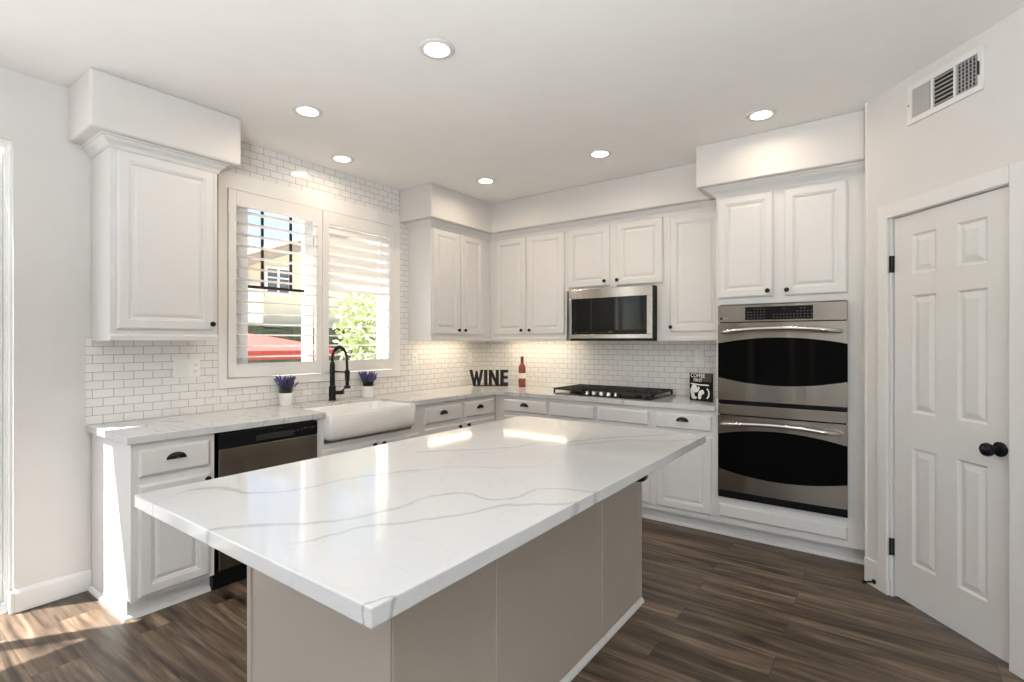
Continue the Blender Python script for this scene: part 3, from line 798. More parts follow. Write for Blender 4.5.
fx, fy = 0.080, -1.995
fa = thing('kitchen_faucet', 'matte black spring-neck kitchen faucet behind the sink', 'faucet', (fx, fy, CT1), 'W')
MB().lathe([(0.030, 0.915), (0.030, 0.922), (0.026, 0.926), (0.026, 1.025), (0.0195, 1.030), (0.0195, 1.195), (0.017, 1.20), (0.017, 1.213)], (fx, fy, 0), 20).build('body', M['black'], fa, smooth=True)
R = 0.092
arc = [(fx, fy, 1.205), (fx, fy, 1.235)] + [(fx + R - R * math.cos(a * PI / 16), fy, 1.235 + R * 1.05 * math.sin(a * PI / 16)) for a in range(1, 17)] + [(fx + 2 * R + 0.005, fy, 1.15)]
MB().tube(arc, 0.0095, 12).build('spout_hose', M['black'], fa, smooth=True)
def resample(pts, step):
    P = [Vector(p) for p in pts]; out = [P[0]]; acc = 0
    for a, b_ in zip(P, P[1:]):
        l = (b_ - a).length; d = step - acc
        while d <= l: out.append(a.lerp(b_, d / l)); d += step
        acc = (acc + l) % step
    return out
fine = resample(arc[:15], 0.002)
mb = MB()
coil = []
for i, p in enumerate(fine):
    tng = (fine[min(i + 1, len(fine) - 1)] - fine[max(i - 1, 0)]).normalized()
    sd_ = Vector((0, 1, 0)); u_ = tng.cross(sd_)
    a = i * 2 * PI / 4.0
    coil.append(p + (sd_ * math.cos(a) + u_ * math.sin(a)) * 0.0125)
mb.tube(coil, 0.0028, 5)
mb.build('spring', M['black'], fa)
MB().lathe([(0.013, 1.160), (0.018, 1.150), (0.018, 1.085), (0.014, 1.075), (0.014, 1.045), (0.024, 1.035), (0.024, 1.020)][::-1], (fx + 2 * R + 0.005, fy, 0), 18).build('spray_head', M['black'], fa, smooth=True)
mb = MB(); mb.tube([(fx, fy, 1.142), (fx + 2 * R + 0.005, fy, 1.142)], 0.006, 8); mb.lathe([(0.021, 1.130), (0.021, 1.154)], (fx, fy, 0), 16); mb.lathe([(0.020, 1.130), (0.020, 1.154)], (fx + 2 * R + 0.005, fy, 0), 16)
mb.build('support_arm', M['black'], fa, smooth=True)
mb = MB(); mb.tube([(fx, fy, 0.977), (fx + 0.045, fy + 0.03, 0.977), (fx + 0.075, fy + 0.05, 0.980)], [0.016, 0.016, 0.015], 12); mb.tube([(fx + 0.06, fy + 0.04, 0.985), (fx + 0.10, fy + 0.07, 1.035)], [0.006, 0.004], 8)
mb.build('lever_handle', M['black'], fa, smooth=True)

# ------------------------------------------------------------------ dishwasher
dw = thing('dishwasher', 'stainless dishwasher with black control panel under the counter', 'dishwasher', (-2.78, -0.3, 0), 'L')
MB().box(-3.090, -2.4715, -0.575, -0.03, 0.005, 0.874).build('tub', M['blackgloss'], dw)
MB().box(-3.074, -2.474, -0.618, -0.575, 0.113, 0.781).build('door', M['steel'], dw, bevel=0.004)
MB().box(-3.074, -2.474, -0.622, -0.575, 0.782, 0.868).build('control_panel', M['blackgloss'], dw, bevel=0.006)
MB().box(-2.872, -2.640, -0.626, -0.6215, 0.800, 0.832).build('handle_pocket', M['iron'], dw, bevel=0.002)
mb = MB()
for x, z, w in ((-2.635, .822, .010), (-2.610, .826, .012), (-2.586, .826, .012), (-2.560, .834, .022), (-2.535, .832, .008), (-2.512, .832, .018), (-2.49, .834, .006)): mb.box(x - w / 2, x + w / 2, -0.6228, -0.6215, z - 0.004, z + 0.004)
mb.build('button_legend', M['legend'], dw)
MB().box(-3.085, -2.474, -0.52, -0.50, 0.0, 0.112).build('toe_panel', M['black'], dw)

# ------------------------------------------------------------------ microwave
mw = thing('microwave', 'stainless over-the-range microwave with black glass door', 'microwave', (1.66, -0.2, 1.385), 'B')
MB().box(1.281, 2.043, -0.372, -0.010, 1.384, 1.832).build('case', M['darkvent'], mw)
mb = MB()
mb.box(1.281, 2.043, -0.402, -0.373, 1.750, 1.830); mb.box(1.281, 2.043, -0.402, -0.373, 1.400, 1.436)
mb.box(1.281, 1.308, -0.402, -0.373, 1.436, 1.750); mb.box(2.004, 2.043, -0.402, -0.373, 1.436, 1.750)
mb.build('door_frame', M['steel_light'], mw, bevel=0.002)
MB().box(1.307, 2.005, -0.398, -0.374, 1.472, 1.751).build('door_glass', M['mwglass'], mw)
cp = MB().box(1.307, 2.005, -0.399, -0.374, 1.435, 1.4715).build('control_strip', M['blackgloss'], mw)
mb = MB()
for i in range(20):
    x = 1.42 + i * 0.026
    if 9 < i < 13: continue
    mb.box(x, x + 0.011, -0.3998, -0.3985, 1.452, 1.456)
mb.box(1.665, 1.70, -0.3998, -0.3985, 1.450, 1.462); mb.box(1.335, 1.362, -0.3998, -0.3985, 1.451, 1.456)
mb.build('button_legend', M['legend'], cp)
MB().box(1.290, 2.035, -0.385, -0.05, 1.3805, 1.3845).build('grease_filter_panel', M['darkvent'], mw)
MB().lathe([(0.010, 0), (0.010, -0.0015)], (1.64, -0.402, 1.790), 16, 'y').build('emblem', M['shade_grey'], mw)
mb = MB()
mb.box(1.500, 1.503, -0.3985, -0.397, 1.472, 1.751)
mb.build('door_seam', M['legend'], mw)

# ------------------------------------------------------------------ double wall oven
ov = thing('double_wall_oven', 'stainless double wall oven with two bowed black glass doors', 'oven', (3.0, -0.3, 0.292), 'B')
OX0, OX1 = 2.620, 3.379
MB().box(2.628, 3.372, -0.630, -0.04, 0.294, 1.628).build('case', M['blackgloss'], ov)
MB().box(OX0, OX1, -0.652, -0.631, 0.296, 0.345).build('vent_grille', M['blackgloss'], ov)
MB().box(OX0, OX1, -0.648, -0.631, 0.944, 0.971).build('vent_grille', M['blackgloss'], ov)
MB().box(OX0, OX1, -0.656, -0.631, 1.508, 1.624).build('control_fascia', M['steel'], ov, bevel=0.003)
MB().box(OX0, OX1, -0.656, -0.631, 0.872, 0.942).build('trim_band', M['steel'], ov, bevel=0.003)
cp = MB().box(2.797, 3.196, -0.658, -0.655, 1.521, 1.607).build('display_panel', M['blackgloss'], ov)
mb = MB()
rs = random.Random(3)
for r in range(4):
    for i in range(20):
        x = 2.812 + i * 0.0195
        if (r == 3 and not (2 <= i <= 5 or i in (11, 16, 17))) or (r == 2 and 6 <= i <= 14): continue
        if 6 <= i <= 7: continue
        mb.box(x, x + 0.007 + 0.003 * rs.random(), -0.6588, -0.6575, 1.532 + r * 0.019, 1.537 + r * 0.019)
mb.build('button_legend', M['legend'], cp)
MB().lathe([(0.008, 0), (0.008, -0.002)], (2.642, -0.656, 1.533), 12, 'y').build('emblem', M['blackgloss'], ov)
MB().box(2.655, 2.685, -0.657, -0.6555, 1.531, 1.535).build('emblem', M['shade_grey'], ov)

def oven_door(z0, z1, gt_e, gt_m, gb_e, gb_m, hz):
    n = 24
    xs = [OX0 + (OX1 - OX0) * i / n for i in range(n + 1)]
    c = (OX0 + OX1) / 2; h = (OX1 - OX0) / 2
    bow = lambda x: 0.010 * (1 - ((x - c) / h) ** 2)
    yf = lambda x: -0.656 - bow(x)
    top = lambda x: gt_e + (gt_m - gt_e) * (1 - ((x - c) / h) ** 2)
    bot = lambda x: gb_e + (gb_m - gb_e) * (1 - ((x - c) / h) ** 2)
    mb = MB(); bm = mb.bm
    def strip(lo, hi, y0=-0.632):
        A = [[bm.verts.new((x, yf(x), lo(x))), bm.verts.new((x, yf(x), hi(x))), bm.verts.new((x, y0, hi(x))), bm.verts.new((x, y0, lo(x)))] for x in xs]
        for P, Q in zip(A, A[1:]):
            for k in range(4): bm.faces.new((P[k], Q[k], Q[(k + 1) % 4], P[(k + 1) % 4]))
        bm.faces.new(A[0]); bm.faces.new(A[-1][::-1])
    strip(top, lambda x: z1); strip(lambda x: z0, bot)
    d = mb.build('oven_door', M['steel'], ov, smooth=True, ang=30)
    mb = MB(); bm = mb.bm
    A = [[bm.verts.new((x, yf(x) + 0.003, bot(x) - 0.004)), bm.verts.new((x, yf(x) + 0.003, top(x) + 0.004)), bm.verts.new((x, -0.634, top(x) + 0.004)), bm.verts.new((x, -0.634, bot(x) - 0.004))] for x in xs]
    for P, Q in zip(A, A[1:]):
        for k in range(4): bm.faces.new((P[k], Q[k], Q[(k + 1) % 4], P[(k + 1) % 4]))
    bm.faces.new(A[0]); bm.faces.new(A[-1][::-1])
    mb.build('door_glass', M['ovenglass'], d, smooth=True, ang=30)
    hx0, hx1 = 2.650, 3.344
    path = []
    for i in range(25):
        s = i / 24; x = hx0 + (hx1 - hx0) * s; q = 1 - (2 * s - 1) ** 2
        path.append((x, -0.668 - 0.045 * min(1, q * 2.2), hz + 0.022 * q))
    path = [(hx0 + 0.004, -0.650, hz)] + path + [(hx1 - 0.004, -0.650, hz)]
    MB().tube(path, 0.0125, 12).build('handle', M['chrome'], d, smooth=True, ang=60)
oven_door(0.973, 1.503, 1.362, 1.402, 1.128, 1.084, 1.440)
oven_door(0.347, 0.866, 0.733, 0.782, 0.497, 0.452, 0.806)

# ------------------------------------------------------------------ cooktop
ck = thing('gas_cooktop', 'black gas cooktop with cast-iron grates on the back counter', 'cooktop', (1.64, -0.29, CT1), 'B')
KX0, KX1, KY0, KY1 = 1.205, 2.100, -0.545, -0.055
MB().box(KX0 + 0.01, KX1 - 0.01, KY0 + 0.01, KY1 - 0.01, CT1, 0.9235).build('cooktop_plate', M['blackgloss'], ck, bevel=0.004)
for px, py, r in ((1.35, -0.42, .042), (1.35, -0.17, .036), (1.645, -0.25, .05), (1.94, -0.42, .036), (1.94, -0.17, .042)):
    MB().lathe([(r, 0.923), (r, 0.932), (r * .8, 0.936), (r * .8, 0.943), (r * .3, 0.945)], (px, py, 0), 20).build('burner', M['iron'], ck, smooth=True)
for k in range(3):
    a = KX0 + (KX1 - KX0) / 3 * k + 0.002; b_ = KX0 + (KX1 - KX0) / 3 * (k + 1) - 0.002
    mb = MB(); z0, z1 = 0.952, 0.968
    y0 = KY0 if k != 1 else KY0 + 0.10
    for y in (y0, KY1 - 0.012, (y0 + KY1) / 2 - 0.006): mb.box(a, b_, y, y + 0.012, z0, z1)
    for i in range(7):
        x = a + (b_ - a - 0.012) * i / 6; mb.box(x, x + 0.012, y0, KY1, z0, z1)
    for x in (a, b_ - 0.014):
        for y in (y0, KY1 - 0.014): mb.box(x, x + 0.014, y, y + 0.014, 0.923, z0)
    mb.build('grate', M['iron'], ck, bevel=0.002, seg=1)
for i in range(5):
    x = 1.645 + (i - 2) * 0.068; y = KY0 + 0.052
    MB().lathe([(0.022, 0.9236), (0.022, 0.930), (0.019, 0.933), (0.017, 0.952), (0.012, 0.955)], (x, y, 0), 18).build('control_knob', M['chrome'], ck, smooth=True)

# ------------------------------------------------------------------ island
il = thing('kitchen_island', 'off-white paneled kitchen island base under the large quartz top', 'kitchen island', (2.14, -2.65, 0), 'W')
IX0, IX1, IY0, IY1 = 1.772, 2.515, -3.488, -1.795
mb = MB(); mb.box(IX0, IX1, IY0, IY1, 0, TOP)
mb.build('island_box', M['isl'], il)
for y0, y1 in ((IY0 + 0.004, -3.040), (-3.032, -2.252), (-2.244, IY1 - 0.004)):
    mb = MB(); mb.box(IX1 + 0.0002, IX1 + 0.006, y0, y1, 0.095, TOP - 0.002); mb.build('side_panel', M['isl'], il, bevel=0.0015, seg=1)
for y in (-3.036, -2.248): MB().box(IX1 + 0.0002, IX1 + 0.008, y - 0.008, y + 0.008, 0.02, TOP - 0.001).build('batten', M['isl'], il, bevel=0.002, seg=1)
MB().box(IX1 - 0.004, IX1 + 0.009, IY1 - 0.016, IY1 + 0.004, 0.02, TOP - 0.001).build('corner_trim', M['isl'], il, bevel=0.002, seg=1)
MB().box(IX0 - 0.004, IX0 + 0.022, IY0 - 0.006, IY0 + 0.004, 0.02, TOP - 0.001).build('corner_trim', M['isl'], il, bevel=0.002, seg=1)
mb = MB(); mb.sweep([(IX0, IY1), (IX0, IY0), (IX1 + 0.006, IY0), (IX1 + 0.006, IY1)][::1], [(0, 0), (0.018, 0), (0.015, 0.013), (0.007, 0.021), (0, 0.023)])
mb.build('shoe_molding', M['trim'], il)
MB().box(IX0 - 0.02, IX0, IY0 + 0.02, -2.66, 0.11, 0.855).build('door', M['isl'], il, bevel=0.003)
MB().box(IX0 - 0.02, IX0, -2.64, IY1 - 0.02, 0.11, 0.855).build('door', M['isl'], il, bevel=0.003)

it = thing('island_countertop', 'large white quartz island top with long grey veins, in the foreground', 'countertop', (2.30, -2.8, 0.877), 'W')
mb = MB(); mb.box(1.741, 2.851, -3.817, -1.782, 0.877, 0.915)
mb.build('countertop_slab', M['quartz_island'], it, bevel=0.003)
for y in (-2.545, ):
    mb = MB(); mb.extr([(2.525, 0.876), (2.847, 0.876), (2.846, 0.862), (2.838, 0.853), (2.82, 0.849), (2.55, 0.84), (2.525, 0.78)], 'y', y - 0.013, y + 0.013)
    mb.build('support_bracket', M['bronze'], it, bevel=0.002)

# ------------------------------------------------------------------ pantry door, air vent, door stop
pd = MB()
# the slab: a grid with six sunk, raised-field panels
x0, x1, z0, z1, yf = DX0 + 0.022, DX1 - 0.012, 0.014, DZ1 - 0.010, 0.012
cols = [x0, 0.306, 0.445, 0.555, 0.696, x1]
rows = [z0, 0.226, 0.826, 1.008, 1.615, 1.725, 1.930, z1]
bm = pd.bm
for i in range(5):
    for j in range(7):
        a, b_, c_, d_ = cols[i], cols[i + 1], rows[j], rows[j + 1]
        if i in (1, 3) and j in (1, 3, 5):
            prof = [(0, 0), (0.010, -0.009), (0.016, -0.009), (0.042, -0.001)]
            RRr = [[bm.verts.new(p) for p in ((a + q, yf - e, c_ + q), (b_ - q, yf - e, c_ + q), (b_ - q, yf - e, d_ - q), (a + q, yf - e, d_ - q))] for q, e in prof]
            for A, B in zip(RRr, RRr[1:]):
                for k in range(4): bm.faces.new((A[k], A[(k + 1) % 4], B[(k + 1) % 4], B[k]))
            bm.faces.new(RRr[-1])
        else: pd.face([(a, yf, c_), (b_, yf, c_), (b_, yf, d_), (a, yf, d_)])
bmesh.ops.remove_doubles(bm, verts=bm.verts, dist=1e-5)
pd.box(x0, x1, yf + 0.0125, yf + 0.036, z0, z1)
for a, b_, c_, d_ in ((x0, x0 + 0.001, z0, z1), (x1 - 0.001, x1, z0, z1)): pd.box(a, b_, yf, yf + 0.0125, c_, d_)
pd.box(x0, x1, yf, yf + 0.0125, z0, z0 + 0.001); pd.box(x0, x1, yf, yf + 0.0125, z1 - 0.001, z1)
base, rz = FR['D']
droot = thing('door_2', None, None, (0.5, 0.0, 0), 'D'); droot['kind'] = 'structure'; droot['label'] = 'white six-panel pantry door with black knob in the angled wall'
pd.build('door_slab', M['door'], droot)
mb = MB()
CX0, CX1, CZT = 0.108, 0.880, 2.118
mb.box(CX0, DX0 + 0.004, -0.017, 0, 0, CZT); mb.box(DX1 - 0.004, CX1, -0.017, 0, 0, CZT); mb.box(DX0 + 0.004, DX1 - 0.004, -0.017, 0, DZ1 - 0.004, CZT)
mb.build('door_casing', M['trim'], droot, bevel=0.004)
mb = MB(); mb.box(DX0, DX0 + 0.016, 0, 0.11, 0, DZ1); mb.box(DX1 - 0.010, DX1, 0, 0.11, 0, DZ1); mb.box(DX0, DX1, 0, 0.11, DZ1 - 0.006, DZ1); mb.box(DX0, DX1, 0.049, 0.06, DZ1 - 0.02, DZ1)
mb.build('door_jamb', M['trim'], droot)
for z in (1.793, 0.269):
    mb = MB(); mb.lathe([(0.0065, z - 0.045), (0.0065, z + 0.045)], (DX0 + 0.012, -0.002, 0), 10); mb.box(DX0 + 0.004, DX0 + 0.024, 0.004, 0.0115, z - 0.045, z + 0.045)
    mb.build('hinge', M['black'], droot)
kx, kz = 0.752, 0.913
mb = MB(); mb.lathe([(0.032, 0.012), (0.032, 0.006), (0.026, 0.0), (0.013, -0.004), (0.011, -0.026), (0.018, -0.032), (0.027, -0.040), (0.030, -0.050), (0.027, -0.060), (0.016, -0.067), (0.004, -0.069)], (kx, 0, kz), 24, 'y')
mb.build('door_knob', M['blackgloss'], droot, smooth=True)

av = thing('air_vent', 'white three-section air vent grille high on the angled wall', 'air vent', (0.497, -0.003, 2.49), 'D')
VX0, VX1, VZ0, VZ1 = 0.298, 0.696, 2.491, 2.689
secs = [(0.328, 0.438), (0.450, 0.556), (0.568, 0.672)]
mb = MB()
mb.box(VX0, secs[0][0], -0.012, 0, VZ0, VZ1); mb.box(secs[2][1], VX1, -0.012, 0, VZ0, VZ1)
for a, b_ in ((secs[0][1], secs[1][0]), (secs[1][1], secs[2][0])): mb.box(a, b_, -0.012, 0, VZ0 + 0.028, VZ1 - 0.028)
mb.box(secs[0][0], secs[2][1], -0.012, 0, VZ0, VZ0 + 0.028); mb.box(secs[0][0], secs[2][1], -0.012, 0, VZ1 - 0.028, VZ1)
mb.build('vent_frame', M['trim'], av, bevel=0.002, seg=1)
MB().box(VX0 + 0.01, VX1 - 0.01, -0.0009, -0.0002, VZ0 + 0.01, VZ1 - 0.01).build('duct_backing', M['darkvent'], av)
mb = MB(); zz0, zz1 = VZ0 + 0.028, VZ1 - 0.028
for i in range(11):
    x = secs[0][0] + 0.005 + i * 0.010
    mb.box(x - 0.0042, x + 0.0042, -0.007, -0.004, zz0, zz1)
mb.build('vertical_louvers', M['shade_grey'], av)
mb = MB()
for i in range(7):
    z = zz0 + 0.010 + i * 0.0205; mb.extr([(-0.002, z + 0.006), (-0.010, z - 0.004), (-0.009, z - 0.005), (-0.001, z + 0.005)], 'x', secs[1][0], secs[1][1])
mb.build('horizontal_louvers', M['shade_grey'], av)
mb = MB()
for i in range(6):
    x = secs[2][0] + 0.008 + i * 0.0175; mb.box(x - 0.0012, x + 0.0012, -0.010, -0.004, zz0, zz1)
for i in range(8):
    z = zz0 + 0.008 + i * 0.018; mb.box(secs[2][0], secs[2][1], -0.004, -0.0015, z - 0.0015, z + 0.0015)
mb.build('crossed_louvers', M['shade_grey'], av)
MB().box(0.679, 0.683, -0.018, -0.012, 2.56, 2.62).build('damper_lever', M['iron'], av)
MB().lathe([(0.004, 0), (0.004, -0.002)], (0.311, -0.012, 2.59), 10, 'y').build('screw', M['iron'], av)

ds = thing('door_stop', 'short black door stop fixed to the white baseboard by the pantry door', 'door stop', (0.088, -0.016, 0.034), 'D')
MB().lathe([(0.013, -0.016), (0.013, -0.020), (0.005, -0.022), (0.005, -0.068), (0.010, -0.070), (0.010, -0.082)], (0.088, 0, 0.034), 14, 'y').build('stop_rod', M['black'], ds, smooth=True)

# ------------------------------------------------------------------ recessed ceiling lights
def downlight(x, y, label, power):
    t = thing('recessed_light', label, 'ceiling light', (x, y, CZ), 'W', 'round recessed ceiling lights')
    MB().lathe([(0.085, CZ - 0.001), (0.085, CZ - 0.004), (0.078, CZ - 0.008), (0.060, CZ - 0.006), (0.058, CZ - 0.001)], (x, y, 0), 32).build('trim_ring', M['trim'], t, smooth=True)
    MB().lathe([(0.057, CZ - 0.0050), (0.057, CZ - 0.0075), (0.04, CZ - 0.0090)], (x, y, 0), 28).build('lens', M['lens'], t, smooth=True)
    l = bpy.data.lights.new('downlight', 'AREA'); l.shape = 'DISK'; l.size = 0.11; l.spread = math.radians(165); l.energy = power; l.color = (1.0, 0.80, 0.60)
    o = bpy.data.objects.new('downlight', l); COL.objects.link(o); o.parent = t; o.location = (0, 0, -0.012)
downlight(1.874, -2.665, 'round recessed light nearest the camera, over the middle of the island', 4.3)
downlight(0.800, -2.655, 'round recessed light near the left soffit, in front of the sink wall', 4.3)
downlight(0.285, -2.050, 'small round recessed light close to the tile above the kitchen window', 2.0)
downlight(0.815, -1.005, 'round recessed light by the back left corner, next to the corner soffit', 4.3)
downlight(1.886, -1.002, 'round recessed light at the back, in front of the microwave', 4.3)
downlight(2.960, -1.010, 'round recessed light on the right, in front of the double oven', 2.5)

# ------------------------------------------------------------------ things on the counter
def lavender(x, y, label, seed):
    rs = random.Random(seed)
    t = thing('potted_lavender', label, 'potted plant', (x, y, CT1), 'W', 'potted lavender by the sink')
    MB().lathe([(0.041, 0.915), (0.043, 0.917), (0.050, 1.003), (0.0505, 1.006), (0.046, 1.006), (0.045, 0.996)], (x, y, 0), 28).build('pot', M['pot'], t, smooth=True)
    MB().lathe([(0.044, 0.990), (0.044, 0.9965), (0.02, 1.000)], (x, y, 0), 20).build('soil', M['soil'], t)
    st = MB(); fl = MB()
    for i in range(95):
        a = rs.random() * 2 * PI; r0 = 0.036 * math.sqrt(rs.random()); lean = 0.004 + 0.032 * (r0 / 0.036) * (0.4 + rs.random() * 0.8); h = 0.062 + 0.058 * rs.random()
        p0 = Vector((x + r0 * math.cos(a), y + r0 * math.sin(a), 0.996)); p2 = p0 + Vector((lean * math.cos(a), lean * math.sin(a), h)); p1 = p0.lerp(p2, 0.5) + Vector((0, 0, 0.012))
        st.tube([p0, p1, p2], 0.0013, 4)
        d = (p2 - p1).normalized()
        if rs.random() < 0.75:
            L_ = 0.030 + 0.016 * rs.random()
            k0 = p2 - d * L_ * 0.55
            fl.tube([k0 + d * (L_ * q) for q in (0, 0.15, 0.3, 0.45, 0.6, 0.75, 0.9, 1.0)], [0.002, 0.0062, 0.004, 0.0066, 0.004, 0.0055, 0.003, 0.001], 6)
        else:
            for q in (0.4, 0.7): st.face([p1, p1 + Vector((0.012 * math.cos(a + q), 0.012 * math.sin(a + q), 0.02)), p2 - d * 0.01])
    for i in range(170):
        a = rs.random() * 2 * PI; r = 0.02 + 0.032 * rs.random(); z = 1.0 + 0.060 * rs.random()
        p = Vector((x + 0.5 * r * math.cos(a), y + 0.5 * r * math.sin(a), z - 0.012)); q = Vector((x + 1.25 * r * math.cos(a), y + 1.25 * r * math.sin(a), z + 0.012)); s_ = Vector((-math.sin(a), math.cos(a), 0)) * 0.0035
        st.face([p - s_ * 0.4, (p + q) / 2 - s_, q, (p + q) / 2 + s_])
    st.build('leaves', M['stem'], t); fl.build('flower_spikes', M['flower'], t, smooth=True, ang=80)
lavender(0.072, -2.372, 'lavender in a white pot left of the black faucet', 11)
lavender(0.095, -1.665, 'lavender in a white pot right of the black faucet', 23)

# letter sign, standing across the corner
pA = Vector((0.100, -0.393, 0)); pB = Vector((0.424, -0.155, 0)); dv = (pB - pA); Wl = dv.length; ang = math.atan2(dv.y, dv.x)
FR['S'] = (Vector((pA.x, pA.y, 0)), ang)
ls = thing('letter_sign', 'black standing letter sign reading WINE in the counter corner', 'letter sign', (Wl / 2, 0, CT1), 'S')
H0, H1 = 0.917, 1.082
def letter(name, polys):
    mb = MB()
    for p in polys: mb.extr(p, 'y', -0.012, 0.012)
    mb.build(name, M['black'], ls)
h = H1 - H0
def PP(pts, x0, w): return [(x0 + p[0] * w, H0 + 0.006 + p[1] * (h - 0.006)) for p in pts]
letter('letter_w', [PP([(0, 1), (0.21, 1), (0.45, 0), (0.27, 0)], 0, 0.145), PP([(0.27, 0), (0.45, 0), (0.58, 0.92), (0.44, 0.92)], 0, 0.145), PP([(0.44, 0.92), (0.58, 0.92), (0.76, 0), (0.58, 0)], 0, 0.145), PP([(0.58, 0), (0.76, 0), (1.0, 1), (0.79, 1)], 0, 0.145)])
letter('letter_i', [PP([(0, 0), (1, 0), (1, 1), (0, 1)], 0.151, 0.036)])
letter('letter_n', [PP([(0, 0), (0.31, 0), (0.31, 1), (0, 1)], 0.200, 0.104), PP([(0.69, 0), (1, 0), (1, 1), (0.69, 1)], 0.200, 0.104), PP([(0.01, 1), (0.31, 1), (0.99, 0), (0.69, 0)], 0.200, 0.104)])
letter('letter_e', [PP([(0, 0), (0.45, 0), (0.45, 1), (0, 1)], 0.318, 0.082), PP([(0.45, 0.82), (1, 0.82), (1, 1), (0.45, 1)], 0.318, 0.082), PP([(0.45, 0.42), (0.94, 0.42), (0.94, 0.60), (0.45, 0.60)], 0.318, 0.082), PP([(0.45, 0), (1, 0), (1, 0.19), (0.45, 0.19)], 0.318, 0.082)])
MB().box(0.038, 0.400, -0.013, 0.013, 0.915, 0.925).build('base_bar', M['black'], ls)

bx, by = 0.604, -0.165
wb = thing('wine_bottle', 'red wine bottle with a white label on the back counter', 'bottle', (bx, by, CT1), 'W')
MB().lathe([(0.020, 0.919), (0.034, 0.915), (0.0365, 0.921), (0.0365, 1.105), (0.0345, 1.122), (0.027, 1.138), (0.0175, 1.148), (0.0140, 1.160), (0.0135, 1.20), (0.015, 1.202), (0.015, 1.21), (0.012, 1.213)], (bx, by, 0), 28).build('glass_body', M['wine'], wb, smooth=True)
MB().lathe([(0.0372, 1.004), (0.0372, 1.056)], (bx, by, 0), 28).build('label', M['label'], wb, smooth=True)
MB().lathe([(0.0155, 1.163), (0.016, 1.212), (0.0155, 1.221), (0.010, 1.224)], (bx, by, 0), 20).build('foil_cap', M['cap'], wb, smooth=True)

# coffee sign leaning at the end of the counter
sA = Vector((2.322, -0.302, 0)); FR['C'] = (sA, 0.02 - 0.33)
SWd, SH = 0.192, 0.216
cs = thing('coffee_sign', 'square black sign with white lettering and a mug, against the oven cabinet', 'sign', (SWd / 2, 0, CT1), 'C')
MB().box(0, SWd, -0.012, 0.012, 0.915, 0.915 + SH).build('board', M['blackgloss'], cs, bevel=0.002)
MB().box(0.09, SWd - 0.001, -0.0125, -0.0121, 0.915 + SH * 0.70, 0.915 + SH - 0.002).build('brown_panel', M['brown_ink'], cs)
def text_part(body, size, x, z, parent, mat, xs=1.0):
    cu = bpy.data.curves.new('lettering', 'FONT'); cu.body = body; cu.size = size; cu.align_x = 'CENTER'; cu.extrude = 0.0004; cu.offset = 0.0002
    o = bpy.data.objects.new('lettering', cu); COL.objects.link(o)
    dg = bpy.context.evaluated_depsgraph_get()
    me = bpy.data.meshes.new_from_object(o.evaluated_get(dg))
    bpy.data.objects.remove(o)
    me.materials.clear(); me.materials.append(mat)
    ob = bpy.data.objects.new('lettering', me); COL.objects.link(ob); ob.parent = parent
    ob.scale = (xs, 1, 1)
    ob.rotation_euler = (PI / 2, 0, 0)
    ob.location = Vector((x, -0.0132, z)) - Vector(parent['_org'])
    return ob
text_part('COFFEE', 0.044, 0.074, 1.096, cs, M['white_ink'], 0.83)
text_part('FIRST', 0.034, 0.075, 1.064, cs, M['white_ink'], 0.95)
def ell(cx, cz, rx, rz, rot=0, n=18):
    return [(cx + rx * math.cos(a) * math.cos(rot) - rz * math.sin(a) * math.sin(rot), cz + rx * math.cos(a) * math.sin(rot) + rz * math.sin(a) * math.cos(rot)) for a in [2 * PI * k / n for k in range(n)]]
mb = MB(); z_ = 0.915
for e in (ell(.045, z_ + .098, .024, .030, .5), ell(.028, z_ + .075, .020, .030), ell(.030, z_ + .045, .016, .030, .2), ell(.043, z_ + .024, .022, .011), ell(.066, z_ + .080, .022, .012, .6),
          ell(.098, z_ + .060, .018, .028, -.5), ell(.118, z_ + .072, .010, .018, .3), ell(.090, z_ + .030, .014, .016), ell(.082, z_ + .100, .008, .012)):
    mb.extr(e, 'y', -0.0126, -0.0121)
mb.extr([(.012, z_ + .128), (.090, z_ + .121), (.170, z_ + .121), (.170, z_ + .130), (.090, z_ + .130), (.014, z_ + .136)], 'y', -0.0126, -0.0121)
n = 14
outer = [(.146 + .030 * math.cos(a), z_ + .062 + .042 * math.sin(a)) for a in [-1.3 + 2.6 * k / n for k in range(n + 1)]]
inner = [(.143 + .022 * math.cos(a), z_ + .062 + .034 * math.sin(a)) for a in [-1.3 + 2.6 * k / n for k in range(n + 1)]]
for k in range(n): mb.extr([outer[k], outer[k + 1], inner[k + 1], inner[k]], 'y', -0.0126, -0.0121)
mb.build('mug_picture', M['white_ink'], cs)

# ------------------------------------------------------------------ outside
struct('ground', MB().box(-40, -0.15, -25, 40, -1.0, -0.9), M['yard'])
struct('patio_slab', MB().box(-2.6, -0.15, -9, 1.5, -0.9, -0.03), M['paver'])

